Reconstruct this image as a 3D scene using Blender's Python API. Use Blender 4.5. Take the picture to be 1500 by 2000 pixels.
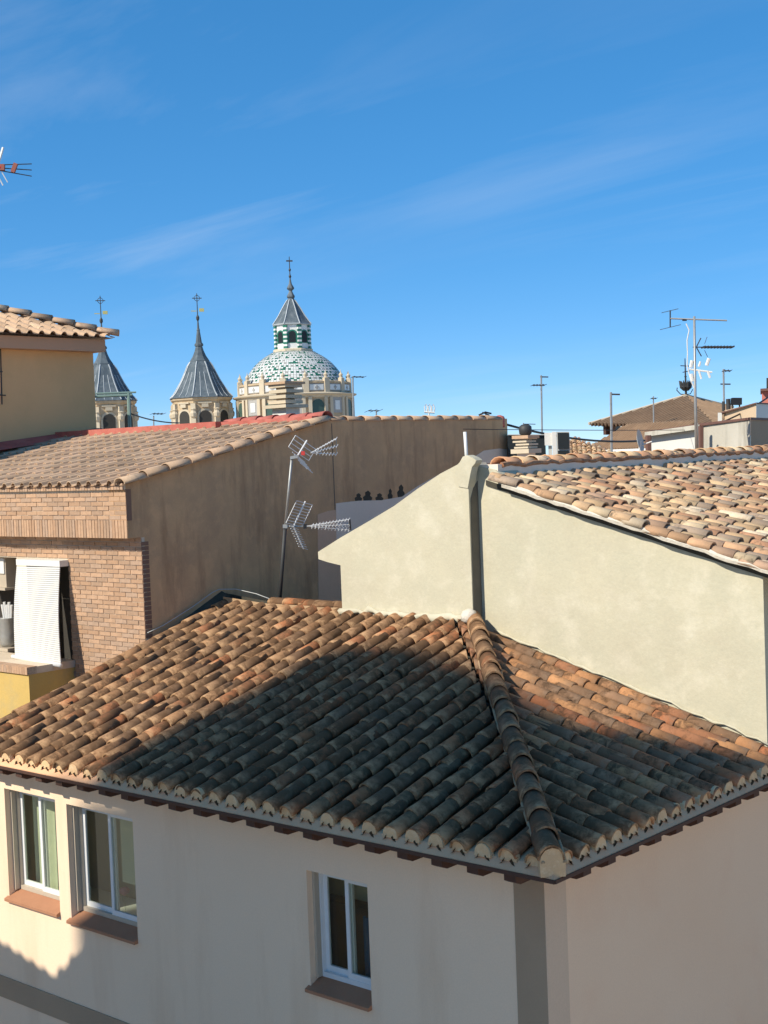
import bpy, bmesh, math, random
import numpy as np
from mathutils import Vector, Matrix
random.seed(11)
for o in list(bpy.data.objects): bpy.data.objects.remove(o, do_unlink=True)
SC = bpy.context.scene
COL = SC.collection

# ------------------------------------------------------------------ camera
F_PX = 2708.6                                    # focal length in photo pixels (photo 1500 x 2000)
PITCH, ROLL, YAW = 0.0409, 0.0384, 0.7177
FW = np.array([-math.sin(YAW)*math.cos(PITCH), math.cos(YAW)*math.cos(PITCH), -math.sin(PITCH)])
RT0 = np.array([math.cos(YAW), math.sin(YAW), 0.0]); DN0 = np.cross(FW, RT0)
RT = math.cos(ROLL)*RT0 + math.sin(ROLL)*DN0
DN = -math.sin(ROLL)*RT0 + math.cos(ROLL)*DN0
CAM = np.array([5.857, -8.485, 9.216])
cd = bpy.data.cameras.new('camera'); cam = bpy.data.objects.new('camera', cd); COL.objects.link(cam)
cd.sensor_fit = 'HORIZONTAL'; cd.sensor_width = 36.0; cd.lens = 36.0*F_PX/1500.0
cd.clip_start = 0.05; cd.clip_end = 3000
cam.matrix_world = Matrix(((RT[0], -DN[0], -FW[0], CAM[0]), (RT[1], -DN[1], -FW[1], CAM[1]),
                           (RT[2], -DN[2], -FW[2], CAM[2]), (0, 0, 0, 1)))
SC.camera = cam

# ------------------------------------------------------------------ light
SUN_TO = Vector((-0.25, -1.0, 0.82)).normalized()
SUN_STRENGTH, SKY_STRENGTH, EXPOSURE = 1.95, 0.133, 1.52
elev = math.asin(SUN_TO.z); rot = math.atan2(SUN_TO.x, SUN_TO.y)
w = bpy.data.worlds.new('World'); SC.world = w; w.use_nodes = True
nt = w.node_tree; nt.nodes.clear()
def N(t, **k):
    n = nt.nodes.new(t)
    for a, b in k.items(): setattr(n, a, b)
    return n
out = N('ShaderNodeOutputWorld'); bg = N('ShaderNodeBackground'); bg.inputs['Strength'].default_value = SKY_STRENGTH
sky = N('ShaderNodeTexSky', sky_type='NISHITA'); sky.sun_disc = False
sky.sun_elevation = elev; sky.sun_rotation = rot; sky.air_density = 0.6; sky.dust_density = 0.0; sky.ozone_density = 6.0; sky.altitude = 2500
hsv = N('ShaderNodeHueSaturation'); hsv.inputs['Saturation'].default_value = 1.66
gm = N('ShaderNodeGamma'); gm.inputs[1].default_value = 0.5
nt.links.new(sky.outputs[0], gm.inputs[0]); nt.links.new(gm.outputs[0], hsv.inputs['Color'])
# thin cirrus: streaky noise laid on a flat cloud layer overhead
tc = N('ShaderNodeTexCoord'); sep = N('ShaderNodeSeparateXYZ'); nt.links.new(tc.outputs['Generated'], sep.inputs[0])
mx = N('ShaderNodeMath', operation='MAXIMUM'); nt.links.new(sep.outputs['Z'], mx.inputs[0]); mx.inputs[1].default_value = 0.0
ad = N('ShaderNodeMath', operation='ADD'); nt.links.new(mx.outputs[0], ad.inputs[0]); ad.inputs[1].default_value = 0.10
dx = N('ShaderNodeMath', operation='DIVIDE'); dy = N('ShaderNodeMath', operation='DIVIDE')
nt.links.new(sep.outputs['X'], dx.inputs[0]); nt.links.new(ad.outputs[0], dx.inputs[1])
nt.links.new(sep.outputs['Y'], dy.inputs[0]); nt.links.new(ad.outputs[0], dy.inputs[1])
cb = N('ShaderNodeCombineXYZ'); nt.links.new(dx.outputs[0], cb.inputs[0]); nt.links.new(dy.outputs[0], cb.inputs[1])
mp = N('ShaderNodeMapping'); nt.links.new(cb.outputs[0], mp.inputs[0])
mp.inputs['Location'].default_value = (20, 3, 0); mp.inputs['Rotation'].default_value = (0, 0, math.radians(-28)); mp.inputs['Scale'].default_value = (0.55, 1.9, 1.0)
n1 = N('ShaderNodeTexNoise'); nt.links.new(mp.outputs[0], n1.inputs['Vector'])
n1.inputs['Scale'].default_value = 0.9; n1.inputs['Detail'].default_value = 7; n1.inputs['Roughness'].default_value = 0.58; n1.inputs['Distortion'].default_value = 0.5
n2 = N('ShaderNodeTexNoise'); nt.links.new(cb.outputs[0], n2.inputs['Vector']); n2.inputs['Scale'].default_value = 0.35; n2.inputs['Detail'].default_value = 3
r1 = N('ShaderNodeMapRange'); nt.links.new(n1.outputs[0], r1.inputs[0]); r1.inputs[1].default_value = 0.47; r1.inputs[2].default_value = 0.80
r2 = N('ShaderNodeMapRange'); nt.links.new(n2.outputs[0], r2.inputs[0]); r2.inputs[1].default_value = 0.40; r2.inputs[2].default_value = 0.62
mm = N('ShaderNodeMath', operation='MULTIPLY'); nt.links.new(r1.outputs[0], mm.inputs[0]); nt.links.new(r2.outputs[0], mm.inputs[1])
m3 = N('ShaderNodeMath', operation='MULTIPLY'); nt.links.new(mm.outputs[0], m3.inputs[0]); m3.inputs[1].default_value = 0.27
mix = N('ShaderNodeMix', data_type='RGBA'); nt.links.new(m3.outputs[0], mix.inputs[0])
nt.links.new(hsv.outputs[0], mix.inputs[6]); mix.inputs[7].default_value = (2.2, 2.35, 2.55, 1)
nt.links.new(mix.outputs[2], bg.inputs[0]); nt.links.new(bg.outputs[0], out.inputs[0])
sd = bpy.data.lights.new('sun', 'SUN'); sd.energy = SUN_STRENGTH; sd.angle = math.radians(0.55); sd.color = (1.0, 0.93, 0.80)
so = bpy.data.objects.new('sun', sd); COL.objects.link(so); so.location = (0, -30, 40)
so.rotation_euler = SUN_TO.to_track_quat('Z', 'Y').to_euler()
SC.view_settings.view_transform = 'Standard'; SC.view_settings.look = 'None'
SC.view_settings.exposure = EXPOSURE; SC.view_settings.gamma = 1.0; SC.view_settings.use_curve_mapping = False
SC.render.engine = 'CYCLES'

# ------------------------------------------------------------------ measuring helpers (photo point -> place on a real plane)
def ray(px, py): return RT*(px-750) + DN*(py-1000) + FW*F_PX
def onp(px, py, n, d):
    n = np.array(n, float); r = ray(px, py); p = CAM + r*((d - n@CAM)/(n@r)); return Vector(p)
def atX(px, py, x): return onp(px, py, (1, 0, 0), x)
def atY(px, py, y): return onp(px, py, (0, 1, 0), y)
def far(px, py, dd):
    r = ray(px, py); return Vector(CAM + r/np.linalg.norm(r[:2])*dd)

# ------------------------------------------------------------------ mesh helpers
class MB:
    def __init__(s): s.v = []; s.f = []
    def add(s, vs, fs):
        b = len(s.v); s.v += [tuple(v) for v in vs]; s.f += [tuple(b+i for i in f) for f in fs]; return s
    def box(s, x0, x1, y0, y1, z0, z1):
        if x0 > x1: x0, x1 = x1, x0
        if y0 > y1: y0, y1 = y1, y0
        if z0 > z1: z0, z1 = z1, z0
        return s.add([(x0,y0,z0),(x1,y0,z0),(x1,y1,z0),(x0,y1,z0),(x0,y0,z1),(x1,y0,z1),(x1,y1,z1),(x0,y1,z1)],
              [(0,3,2,1),(4,5,6,7),(0,1,5,4),(1,2,6,5),(2,3,7,6),(3,0,4,7)])
    def obox(s, c, ax, ay, az):                      # oriented box: centre and three half-axes
        c, ax, ay, az = map(Vector, (c, ax, ay, az))
        vs = [c+sx*ax+sy*ay+sz*az for sz in (-1,1) for sx, sy in ((-1,-1),(1,-1),(1,1),(-1,1))]
        fs = [(0,3,2,1),(4,5,6,7),(0,1,5,4),(1,2,6,5),(2,3,7,6),(3,0,4,7)]
        if ax.cross(ay).dot(az) < 0: fs = [f[::-1] for f in fs]
        return s.add(vs, fs)
    def prism(s, poly, axis, a, b):                  # polygon extruded along an axis; poly in the two other coordinates
        def P(u, v, t): return {'x': (t,u,v), 'y': (u,t,v), 'z': (u,v,t)}[axis]
        n = len(poly); vs = [P(u,v,a) for u,v in poly] + [P(u,v,b) for u,v in poly]
        fs = [tuple(range(n)), tuple(range(2*n-1, n-1, -1))] + [(i, i+n, (i+1)%n+n, (i+1)%n) for i in range(n)]
        return s.add(vs, fs)
    def tube(s, pts, r, n=6, cap=True):
        pts = [Vector(p) for p in pts]; rings = []
        rs = r if isinstance(r, (list, tuple)) else [r]*len(pts)
        for i, p in enumerate(pts):
            d = (pts[min(i+1, len(pts)-1)] - pts[max(i-1, 0)]).normalized()
            u = d.orthogonal().normalized() if i == 0 else (u - d*u.dot(d)).normalized()
            w_ = d.cross(u)
            rings.append([p + (u*math.cos(2*math.pi*k/n) + w_*math.sin(2*math.pi*k/n))*rs[i] for k in range(n)])
        b = len(s.v)
        for rg in rings: s.v += [tuple(q) for q in rg]
        for i in range(len(pts)-1):
            for k in range(n):
                s.f.append((b+i*n+k, b+i*n+(k+1)%n, b+(i+1)*n+(k+1)%n, b+(i+1)*n+k))
        if cap: s.f.append(tuple(b+k for k in range(n-1, -1, -1))); s.f.append(tuple(b+(len(pts)-1)*n+k for k in range(n)))
        return s
    def lathe(s, prof, n, c, a0=0.0):
        c = Vector(c); b = len(s.v)
        for r, z in prof:
            for k in range(n):
                a = a0 + 2*math.pi*k/n
                s.v.append((c.x+r*math.cos(a), c.y+r*math.sin(a), c.z+z))
        for i in range(len(prof)-1):
            for k in range(n):
                s.f.append((b+i*n+k, b+i*n+(k+1)%n, b+(i+1)*n+(k+1)%n, b+(i+1)*n+k))
        s.f.append(tuple(b+k for k in range(n-1, -1, -1))); s.f.append(tuple(b+(len(prof)-1)*n+k for k in range(n)))
        return s
    def wall(s, axis, pos, th, a0, a1, z0, z1, holes):   # upright slab with rectangular openings
        us = sorted({a0, a1, *[h[0] for h in holes], *[h[1] for h in holes]}); zs = sorted({z0, z1, *[h[2] for h in holes], *[h[3] for h in holes]})
        for i in range(len(us)-1):
            for j in range(len(zs)-1):
                cu, cz = (us[i]+us[i+1])/2, (zs[j]+zs[j+1])/2
                if any(h[0] < cu < h[1] and h[2] < cz < h[3] for h in holes): continue
                if axis == 'y': s.box(us[i], us[i+1], pos, pos+th, zs[j], zs[j+1])
                else: s.box(pos, pos+th, us[i], us[i+1], zs[j], zs[j+1])
        return s
    def mesh(s, name, smooth=False, weld=False):
        m = bpy.data.meshes.new(name); m.from_pydata(s.v, [], s.f); m.update()
        if weld:
            bm = bmesh.new(); bm.from_mesh(m); bmesh.ops.remove_doubles(bm, verts=bm.verts, dist=1e-5)
            # inner faces left between butted boxes
            seen = {}
            for f in bm.faces: seen.setdefault(tuple(sorted(v.index for v in f.verts)), []).append(f)
            dead = [f for fs in seen.values() if len(fs) > 1 for f in fs]
            bmesh.ops.delete(bm, geom=dead, context='FACES'); bmesh.ops.recalc_face_normals(bm, faces=bm.faces)
            bm.to_mesh(m); bm.free()
        if smooth:
            for p in m.polygons: p.use_smooth = True
        return m

def par(o, parent):
    if parent is not None:
        o.parent = parent
        o.matrix_parent_inverse = WM[parent.name].inverted()
WM = {}
def link(o, parent=None):
    COL.objects.link(o); WM[o.name] = o.matrix_basis.copy()
    if parent is not None: par(o, parent)
    return o
def tag(o, label=None, cat=None, group=None, kind=None):
    if label: o['label'] = label
    if cat: o['category'] = cat
    if group: o['group'] = group
    if kind: o['kind'] = kind
    return o
def part(name, mb, mat, parent=None, smooth=False, weld=False, kind=None, label=None):
    me = mb.mesh(name, smooth, weld) if isinstance(mb, MB) else mb
    if mat is not None:
        me.materials.clear(); me.materials.append(mat)
    o = bpy.data.objects.new(name, me); link(o, parent)
    if kind: o['kind'] = kind
    if label: o['label'] = label
    return o
def thing(name, label, cat, loc, group=None):
    o = bpy.data.objects.new(name, None); o.empty_display_size = 0.2; o.matrix_basis = Matrix.Translation(Vector(loc)); link(o)
    return tag(o, label, cat, group)

# ------------------------------------------------------------------ materials
def hexl(h):
    c = [int(h[i:i+2], 16)/255 for i in (0, 2, 4)]
    return tuple((x/12.92 if x <= .04045 else ((x+.055)/1.055)**2.4) for x in c)
class M_:
    def __init__(s, name, rough=0.85, spec=0.3):
        s.m = bpy.data.materials.new(name); s.m.use_nodes = True; s.t = s.m.node_tree
        s.b = s.t.nodes['Principled BSDF']; s.b.inputs['Roughness'].default_value = rough
        s.b.inputs['Specular IOR Level'].default_value = spec; s.pos = None
    def n(s, t, **k):
        x = s.t.nodes.new(t)
        for a, b in k.items(): setattr(x, a, b)
        return x
    def l(s, a, b): s.t.links.new(a, b)
    def P(s):
        if s.pos is None: s.pos = s.n('ShaderNodeNewGeometry').outputs['Position']
        return s.pos
    def noise(s, scale, detail=4, rough=.55, stretch=None, dist=0, off=None):
        v = s.P()
        if stretch or off:
            m = s.n('ShaderNodeMapping'); s.l(v, m.inputs[0]); v = m.outputs[0]
            if stretch: m.inputs['Scale'].default_value = stretch
            if off: m.inputs['Location'].default_value = off
        t = s.n('ShaderNodeTexNoise'); s.l(v, t.inputs['Vector']); t.inputs['Scale'].default_value = scale
        t.inputs['Detail'].default_value = detail; t.inputs['Roughness'].default_value = rough; t.inputs['Distortion'].default_value = dist
        return t.outputs[0]
    def ramp(s, fac, stops):
        r = s.n('ShaderNodeValToRGB'); s.l(fac, r.inputs[0]); e = r.color_ramp.elements
        while len(e) < len(stops): e.new(0.5)
        for q, (p, c) in zip(e, stops): q.position = p; q.color = (*c, 1) if len(c) == 3 else c
        return r.outputs[0]
    def rng(s, fac, a, b, c=0., d=1.):
        r = s.n('ShaderNodeMapRange'); s.l(fac, r.inputs[0])
        for i, x in enumerate((a, b, c, d)): r.inputs[i+1].default_value = x
        return r.outputs[0]
    def math(s, op, a, b=None):
        r = s.n('ShaderNodeMath', operation=op)
        for i, x in enumerate((a, b)):
            if x is None: continue
            if isinstance(x, (int, float)): r.inputs[i].default_value = x
            else: s.l(x, r.inputs[i])
        return r.outputs[0]
    def mix(s, fac, a, b, blend='MIX'):
        r = s.n('ShaderNodeMix', data_type='RGBA', blend_type=blend)
        for i, x in ((0, fac), (6, a), (7, b)):
            if isinstance(x, (int, float)): r.inputs[i].default_value = x
            elif isinstance(x, tuple): r.inputs[i].default_value = (*x, 1)
            else: s.l(x, r.inputs[i])
        return r.outputs[2]
    def rand(s, k=0):
        o = s.n('ShaderNodeObjectInfo').outputs['Random']; a = s.n('ShaderNodeAttribute', attribute_name='tone').outputs['Fac']
        v = s.math('ADD', o, a)
        if k: v = s.math('MULTIPLY', v, 7.31+k)
        return s.math('FRACT', v)
    def col(s, c):
        if isinstance(c, tuple): s.b.inputs['Base Color'].default_value = (*c, 1)
        else: s.l(c, s.b.inputs['Base Color'])
        return s
    def bump(s, h, strength=.3, dist=.02):
        b = s.n('ShaderNodeBump'); b.inputs['Strength'].default_value = strength; b.inputs['Distance'].default_value = dist
        s.l(h, b.inputs['Height']); s.l(b.outputs[0], s.b.inputs['Normal']); return s

def plaster(name, c1, c2, c3=None, sc=1.2, stain=None, bump=.25, fine=60, streak=False, lo=.35, hi=.65):
    m = M_(name, .92, .2)
    a = m.noise(sc, 6, .6); c = m.mix(m.rng(a, lo, hi), c1, c2)
    if c3: c = m.mix(m.rng(m.noise(sc*2.7, 5, .65, off=(3, 7, 1)), .50, .72), c, c3)
    if stain:
        st = m.noise(sc*1.1, 6, .65, stretch=(2.2, 2.2, .35) if streak else None, off=(9, 2, 5))
        c = m.mix(m.math('MULTIPLY', m.rng(st, .50, .74), .75), c, stain)
    c = m.mix(m.math('MULTIPLY', m.noise(fine, 3, .6), .16), c, (0.02, 0.02, 0.02))
    m.col(c); h = m.math('ADD', m.math('MULTIPLY', m.noise(fine*.35, 5, .7), .6), m.math('MULTIPLY', m.noise(sc*3, 4), .7))
    m.bump(h, bump, .02); return m.m
def flat(name, c, rough=.6, metal=0., var=.12, sc=8, spec=.35):
    m = M_(name, rough, spec); m.b.inputs['Metallic'].default_value = metal
    f = m.math('MULTIPLY', m.rng(m.noise(sc, 5, .6), .3, .7), var*2)
    m.col(m.mix(f, c, tuple(x*.45 for x in c))); m.bump(m.noise(sc*6, 3), .08, .01); return m.m
def tile_mat(name, tones, lichen, lich_lo, lich_hi, tip=None, dark_frac=0.0, sc=9, lich_amt=.9, rough=.85):
    m = M_(name, rough, .25)
    r = m.rand(); stops = [(i/len(tones), c) for i, c in enumerate(tones)]
    q = m.ramp(r, stops)
    for nd in m.t.nodes:
        if nd.type == 'VALTORGB': nd.color_ramp.interpolation = 'CONSTANT'
    v = m.rng(m.rand(2), 0, 1, .70, 1.2)
    hv = m.n('ShaderNodeHueSaturation'); m.l(q, hv.inputs['Color']); m.l(v, hv.inputs['Value']); c = hv.outputs[0]
    c = m.mix(m.math('MULTIPLY', m.rng(m.noise(22, 5, .65), .35, .7), .35), c, tuple(x*.5 for x in tones[0]))
    t = m.n('ShaderNodeAttribute', attribute_name='along').outputs['Fac']      # 0 at the lower lip, 1 at the top
    if tip:
        tipf = m.math('MULTIPLY', m.rng(t, .04, .34, 1, 0), m.rng(m.noise(11, 4, .6, off=(4, 4, 4)), .36, .56))
        c = m.mix(m.math('MULTIPLY', tipf, tip[1]), c, tip[0])
    ln = m.math('ADD', m.noise(sc, 6, .68, dist=.4), m.math('ADD', m.math('MULTIPLY', m.rng(t, 0, .6), .10), m.math('MULTIPLY', m.rand(5), .16)))
    lf = m.rng(ln, lich_lo, lich_hi)
    c = m.mix(m.math('MULTIPLY', lf, lich_amt), c, lichen)
    m.col(c); m.bump(m.math('ADD', m.noise(45, 5, .7), m.math('MULTIPLY', lf, .4)), .35, .008)
    return m.m

T = {}
T['old_tile'] = tile_mat('weathered_clay_tile', [(.30,.155,.074),(.36,.195,.095),(.24,.135,.072),(.40,.148,.060),(.29,.163,.085),(.42,.22,.105),(.22,.125,.070),(.36,.143,.064),(.265,.15,.08)],
    (.135,.072,.034), .53, .72, tip=((.56,.34,.175), .75), lich_amt=.92)
T['moss_tile'] = plaster('mossy_channel_tile', (.085,.052,.026), (.13,.075,.036), (.06,.045,.022), sc=6, bump=.5)
T['red_tile'] = tile_mat('cleaner_clay_tile', [(.36,.185,.09),(.45,.165,.07),(.29,.165,.09),(.52,.26,.115),(.38,.165,.08),(.27,.155,.088),(.48,.23,.10)],
    (.09,.05,.025), .64, .80, tip=((.44,.28,.17), .6), lich_amt=.85)
T['cream_tile'] = tile_mat('pale_clay_tile', [(.68,.45,.25),(.60,.35,.19),(.70,.53,.33),(.54,.28,.155),(.64,.41,.23),(.70,.48,.27),(.46,.29,.19),(.72,.56,.38),(.62,.36,.20),(.38,.28,.20)],
    (.11,.085,.06), .74, .88, lich_amt=.85)
T['concrete_tile'] = tile_mat('mixed_concrete_tile', [(.55,.37,.235),(.59,.41,.265),(.50,.34,.22),(.57,.38,.245)], (.10,.08,.06), .72, .95, lich_amt=.6)
T['red_paint'] = plaster('red_waterproof_paint', (.47,.13,.10), (.55,.19,.15), (.38,.12,.09), sc=3, bump=.15)
T['white_wall'] = plaster('white_house_paint', (.93,.70,.495), (.91,.68,.475), sc=.7, bump=.22, fine=70, lo=.3, hi=.7, stain=(.80,.56,.37), streak=True)
T['side_bounce'] = plaster('side_bounce_beige', (.93,.66,.44), (.91,.62,.40), sc=.6, bump=.22, fine=70, stain=(.88,.55,.35), lo=.3, hi=.7)  # warm bounced light on the side wall, painted into its colour
T['opposite'] = plaster('warm_cream_paint', (.82,.72,.58), (.78,.69,.55), sc=.6)
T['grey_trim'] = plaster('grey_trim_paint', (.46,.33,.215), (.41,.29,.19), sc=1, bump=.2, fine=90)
T['cream_wall'] = plaster('cream_lime_plaster', (.61,.55,.395), (.545,.505,.37), (.67,.61,.46), sc=1.1, stain=(.53,.47,.34), bump=.45, fine=30, lo=.33, hi=.67)
T['brown_wall'] = plaster('brown_render', (.70,.43,.225), (.57,.36,.20), (.74,.45,.24), sc=1.8, stain=(.34,.20,.105), bump=.6, fine=50, streak=True)
T['pink_render'] = plaster('pinkish_render', (.82,.54,.36), (.76,.50,.33), sc=1.5, bump=.3)
T['grey_render'] = plaster('pale_grey_render', (.90,.76,.62), (.84,.71,.58), sc=1.2, bump=.25)
T['near_black'] = plaster('near_black_coat', (.06,.055,.042), (.09,.08,.06), sc=6, bump=.3)
T['step_shade_joint'] = plaster('step_shade_joint_grey', (.17,.155,.125), (.14,.13,.105), sc=4, bump=.3)  # grey of the painted step shade and the wall joint
T['tan_wall'] = plaster('tan_render', (.78,.50,.24), (.74,.47,.23), sc=.6, bump=.2, stain=(.62,.42,.2))
T['tan_trim'] = plaster('tan_fascia', (.60,.37,.235), (.56,.35,.22), sc=1, bump=.15)
T['yellow_wall'] = plaster('yellow_paint', (.66,.46,.15), (.60,.42,.14), sc=2, bump=.3, stain=(.5,.4,.2))
T['mortar'] = plaster('pale_mortar', (.52,.34,.19), (.44,.29,.165), sc=7, bump=.5, fine=80)
T['plug'] = plaster('eave_mortar', (.80,.52,.27), (.68,.44,.24), (.82,.60,.36), sc=6, bump=.4, fine=80)
T['white_mortar'] = plaster('white_mortar', (.76,.69,.58), (.66,.58,.46), sc=8, bump=.6, fine=70)
T['eave_board'] = plaster('eave_clay_board', (.90,.51,.28), (.80,.45,.25), sc=3, bump=.15)
T['wood'] = flat('dark_brown_wood', (.085,.04,.026), .7, sc=20)
T['joint'] = plaster('brick_joint', (.72,.60,.45), (.66,.55,.41), sc=8, bump=.4)
def brick_mat():
    m = M_('tan_brick', .9, .2)
    c = m.ramp(m.rand(), [(0,(.46,.285,.175)),(.2,(.52,.33,.205)),(.4,(.42,.275,.18)),(.6,(.55,.35,.22)),(.8,(.47,.32,.22))])
    for nd in m.t.nodes:
        if nd.type == 'VALTORGB': nd.color_ramp.interpolation = 'CONSTANT'
    c = m.mix(m.math('MULTIPLY', m.rng(m.noise(14, 5), .4, .75), .4), c, (.24,.16,.11))
    m.col(c); m.bump(m.noise(70, 4), .3, .006); return m.m
T['brick'] = brick_mat()
T['white_metal'] = flat('white_aluminium', (.74,.74,.72), .4, var=.05)
T['beige_metal'] = flat('beige_aluminium', (.50,.42,.32), .45, var=.06)
T['alu'] = flat('aerial_aluminium', (.78,.77,.74), .45, metal=.0, var=.12)
T['steel'] = flat('galvanised_mast', (.42,.42,.40), .5, metal=.5, var=.2)
T['dark_steel'] = flat('dark_iron', (.06,.06,.06), .6, metal=.3)
T['black'] = flat('black_plastic', (.02,.02,.022), .5)
T['red_plastic'] = flat('red_plastic', (.6,.06,.05), .45)
T['white_plastic'] = flat('white_plastic', (.75,.74,.70), .5, var=.05)
T['terracotta'] = plaster('terracotta_sill', (.46,.225,.125), (.42,.20,.11), sc=6, bump=.15)
T['slate'] = plaster('slate_sheet', (.12,.15,.17), (.085,.11,.13), (.17,.20,.215), sc=.9, bump=.2, streak=True, stain=(.24,.26,.27))
T['lead'] = flat('lead_seam', (.50,.53,.54), .55, var=.1)
T['stone'] = plaster('golden_stone', (.60,.46,.29), (.52,.39,.25), (.65,.53,.37), sc=.8, bump=.3, stain=(.36,.26,.17), fine=8)
T['stone_pale'] = plaster('pale_stone', (.66,.56,.41), (.6,.5,.36), sc=.8, bump=.3, fine=8)
T['grey_panel'] = flat('grey_blue_panel', (.42,.40,.37), .8)
T['glaze_green'] = flat('green_glaze', (.035,.20,.135), .35, var=.2, sc=2)
T['glaze_white'] = flat('white_glaze', (.78,.78,.74), .35, var=.1, sc=2)
T['green_metal'] = flat('pale_green_metal', (.25,.36,.32), .55)
T['brown_tile'] = plaster('brown_roof_tile', (.40,.255,.15), (.33,.21,.125), (.46,.30,.18), sc=.9, bump=.3, fine=9)
T['brown_brick'] = plaster('brown_brickwork', (.27,.16,.11), (.23,.135,.095), sc=2, bump=.3)
T['stained'] = plaster('stained_white_wall', (.62,.58,.49), (.55,.51,.42), sc=1.1, stain=(.20,.175,.13), bump=.4, streak=True)
T['bright_wall'] = plaster('bright_white_wall', (.78,.76,.70), (.74,.72,.66), sc=1, bump=.15)
T['salmon'] = plaster('salmon_render', (.58,.20,.15), (.54,.18,.135), sc=1, bump=.15)
T['peach'] = plaster('peach_render', (.68,.50,.33), (.64,.47,.31), sc=1, bump=.15)
T['coping'] = flat('brown_coping', (.17,.085,.065), .7)
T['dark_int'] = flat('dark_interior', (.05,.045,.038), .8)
T['room'] = plaster('room_paint', (.80,.68,.45), (.76,.64,.42), sc=1, bump=.05)
T['ac_grey'] = flat('unit_side_panel', (.50,.50,.47), .5, var=.08)
T['dark_grille'] = flat('dark_louvre', (.014,.019,.021), .5)
T['ground'] = plaster('pale_paving', (.56,.48,.38), (.50,.43,.34), sc=.2, bump=.2)
def glass_mat():
    m = bpy.data.materials.new('window_glass'); m.use_nodes = True; t = m.node_tree; t.nodes.clear()
    o = t.nodes.new('ShaderNodeOutputMaterial'); mx_ = t.nodes.new('ShaderNodeMixShader'); lw = t.nodes.new('ShaderNodeLayerWeight'); pw = t.nodes.new('ShaderNodeMath'); pw.operation = 'POWER'; pw.inputs[1].default_value = 4.0; fr = t.nodes.new('ShaderNodeMath'); fr.operation = 'MULTIPLY_ADD'; fr.inputs[1].default_value = .7; fr.inputs[2].default_value = .045; t.links.new(lw.outputs['Facing'], pw.inputs[0]); t.links.new(pw.outputs[0], fr.inputs[0])
    a = t.nodes.new('ShaderNodeBsdfTransparent'); a.inputs[0].default_value = (.90,.93,.88,1); b = t.nodes.new('ShaderNodeBsdfGlossy'); b.inputs['Roughness'].default_value = .03
    t.links.new(fr.outputs[0], mx_.inputs[0]); t.links.new(a.outputs[0], mx_.inputs[1]); t.links.new(b.outputs[0], mx_.inputs[2]); t.links.new(mx_.outputs[0], o.inputs[0]); return m
T['glass'] = glass_mat()

# ------------------------------------------------------------------ curved roof tiles
def barrel(name, r0, r1, L, th=.014, seg=7, h=1.0, arc=math.pi):
    """half-round tile: y runs up the slope from the lower lip (0) to L, crown up"""
    v, f, al = [], [], []
    for y, r in ((0, r0), (L, r1)):
        for rr in (r, r-th):
            for k in range(seg+1):
                a = (math.pi-arc)/2 + arc*k/seg
                v.append((rr*math.cos(a), y, rr*math.sin(a)*h)); al.append(y/L)
    n = seg+1
    for k in range(seg):
        f.append((k, k+1, 2*n+k+1, 2*n+k)); f.append((n+k+1, n+k, 3*n+k, 3*n+k+1))
        f.append((k+1, k, n+k, n+k+1)); f.append((2*n+k, 2*n+k+1, 3*n+k+1, 3*n+k))
    f += [(0, 2*n, 3*n, n), (seg, n+seg, 3*n+seg, 2*n+seg)]
    me = bpy.data.meshes.new(name); me.from_pydata(v, [], f); me.update()
    at = me.attributes.new('along', 'FLOAT', 'POINT'); at.data.foreach_set('value', al)
    for i, p in enumerate(me.polygons):
        if i < 4*seg and i % 4 < 2: p.use_smooth = True
    bm = bmesh.new(); bm.from_mesh(me); bmesh.ops.recalc_face_normals(bm, faces=bm.faces); bm.to_mesh(me); bm.free()
    return me
def s_tile(name, wd, L, hgt=.055, th=.012):
    """interlocking tile: one roll and one pan"""
    prof = [(-.5, .004), (-.46, .02), (-.36, .75), (-.2, 1.), (-.04, .75), (.06, .1), (.2, .0), (.5, .0)]
    v, f, al = [], [], []
    for y in (0, L):
        for lo in (0, th):
            for u, z in prof: v.append((u*wd, y, z*hgt-lo)); al.append(y/L)
    n = len(prof)
    for k in range(n-1):
        f += [(k, k+1, 2*n+k+1, 2*n+k), (k+1, k, n+k, n+k+1)]
    me = bpy.data.meshes.new(name); me.from_pydata(v, [], f); me.update()
    me.attributes.new('along', 'FLOAT', 'POINT').data.foreach_set('value', al)
    bm = bmesh.new(); bm.from_mesh(me); bmesh.ops.recalc_face_normals(bm, faces=bm.faces)
    for q in bm.faces:
        if q.normal.z < 0 and abs(q.normal.y) < .5: q.normal_flip()
    bm.to_mesh(me); bm.free()
    return me
def frame(o, across, up):
    a = Vector(across).normalized(); u = Vector(up).normalized(); n = a.cross(u)
    if n.z < 0: a = -a; n = -n
    return Matrix(((a.x, u.x, n.x, o[0]), (a.y, u.y, n.y, o[1]), (a.z, u.z, n.z, o[2]), (0, 0, 0, 1)))
def jitter(s=1.0):
    return (Matrix.Translation((random.gauss(0, .004)*s, random.gauss(0, .008)*s, random.gauss(0, .003)*s))
            @ Matrix.Rotation(random.gauss(0, .018)*s, 4, 'Z') @ Matrix.Rotation(random.gauss(0, .03)*s, 4, 'Y'))
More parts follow.
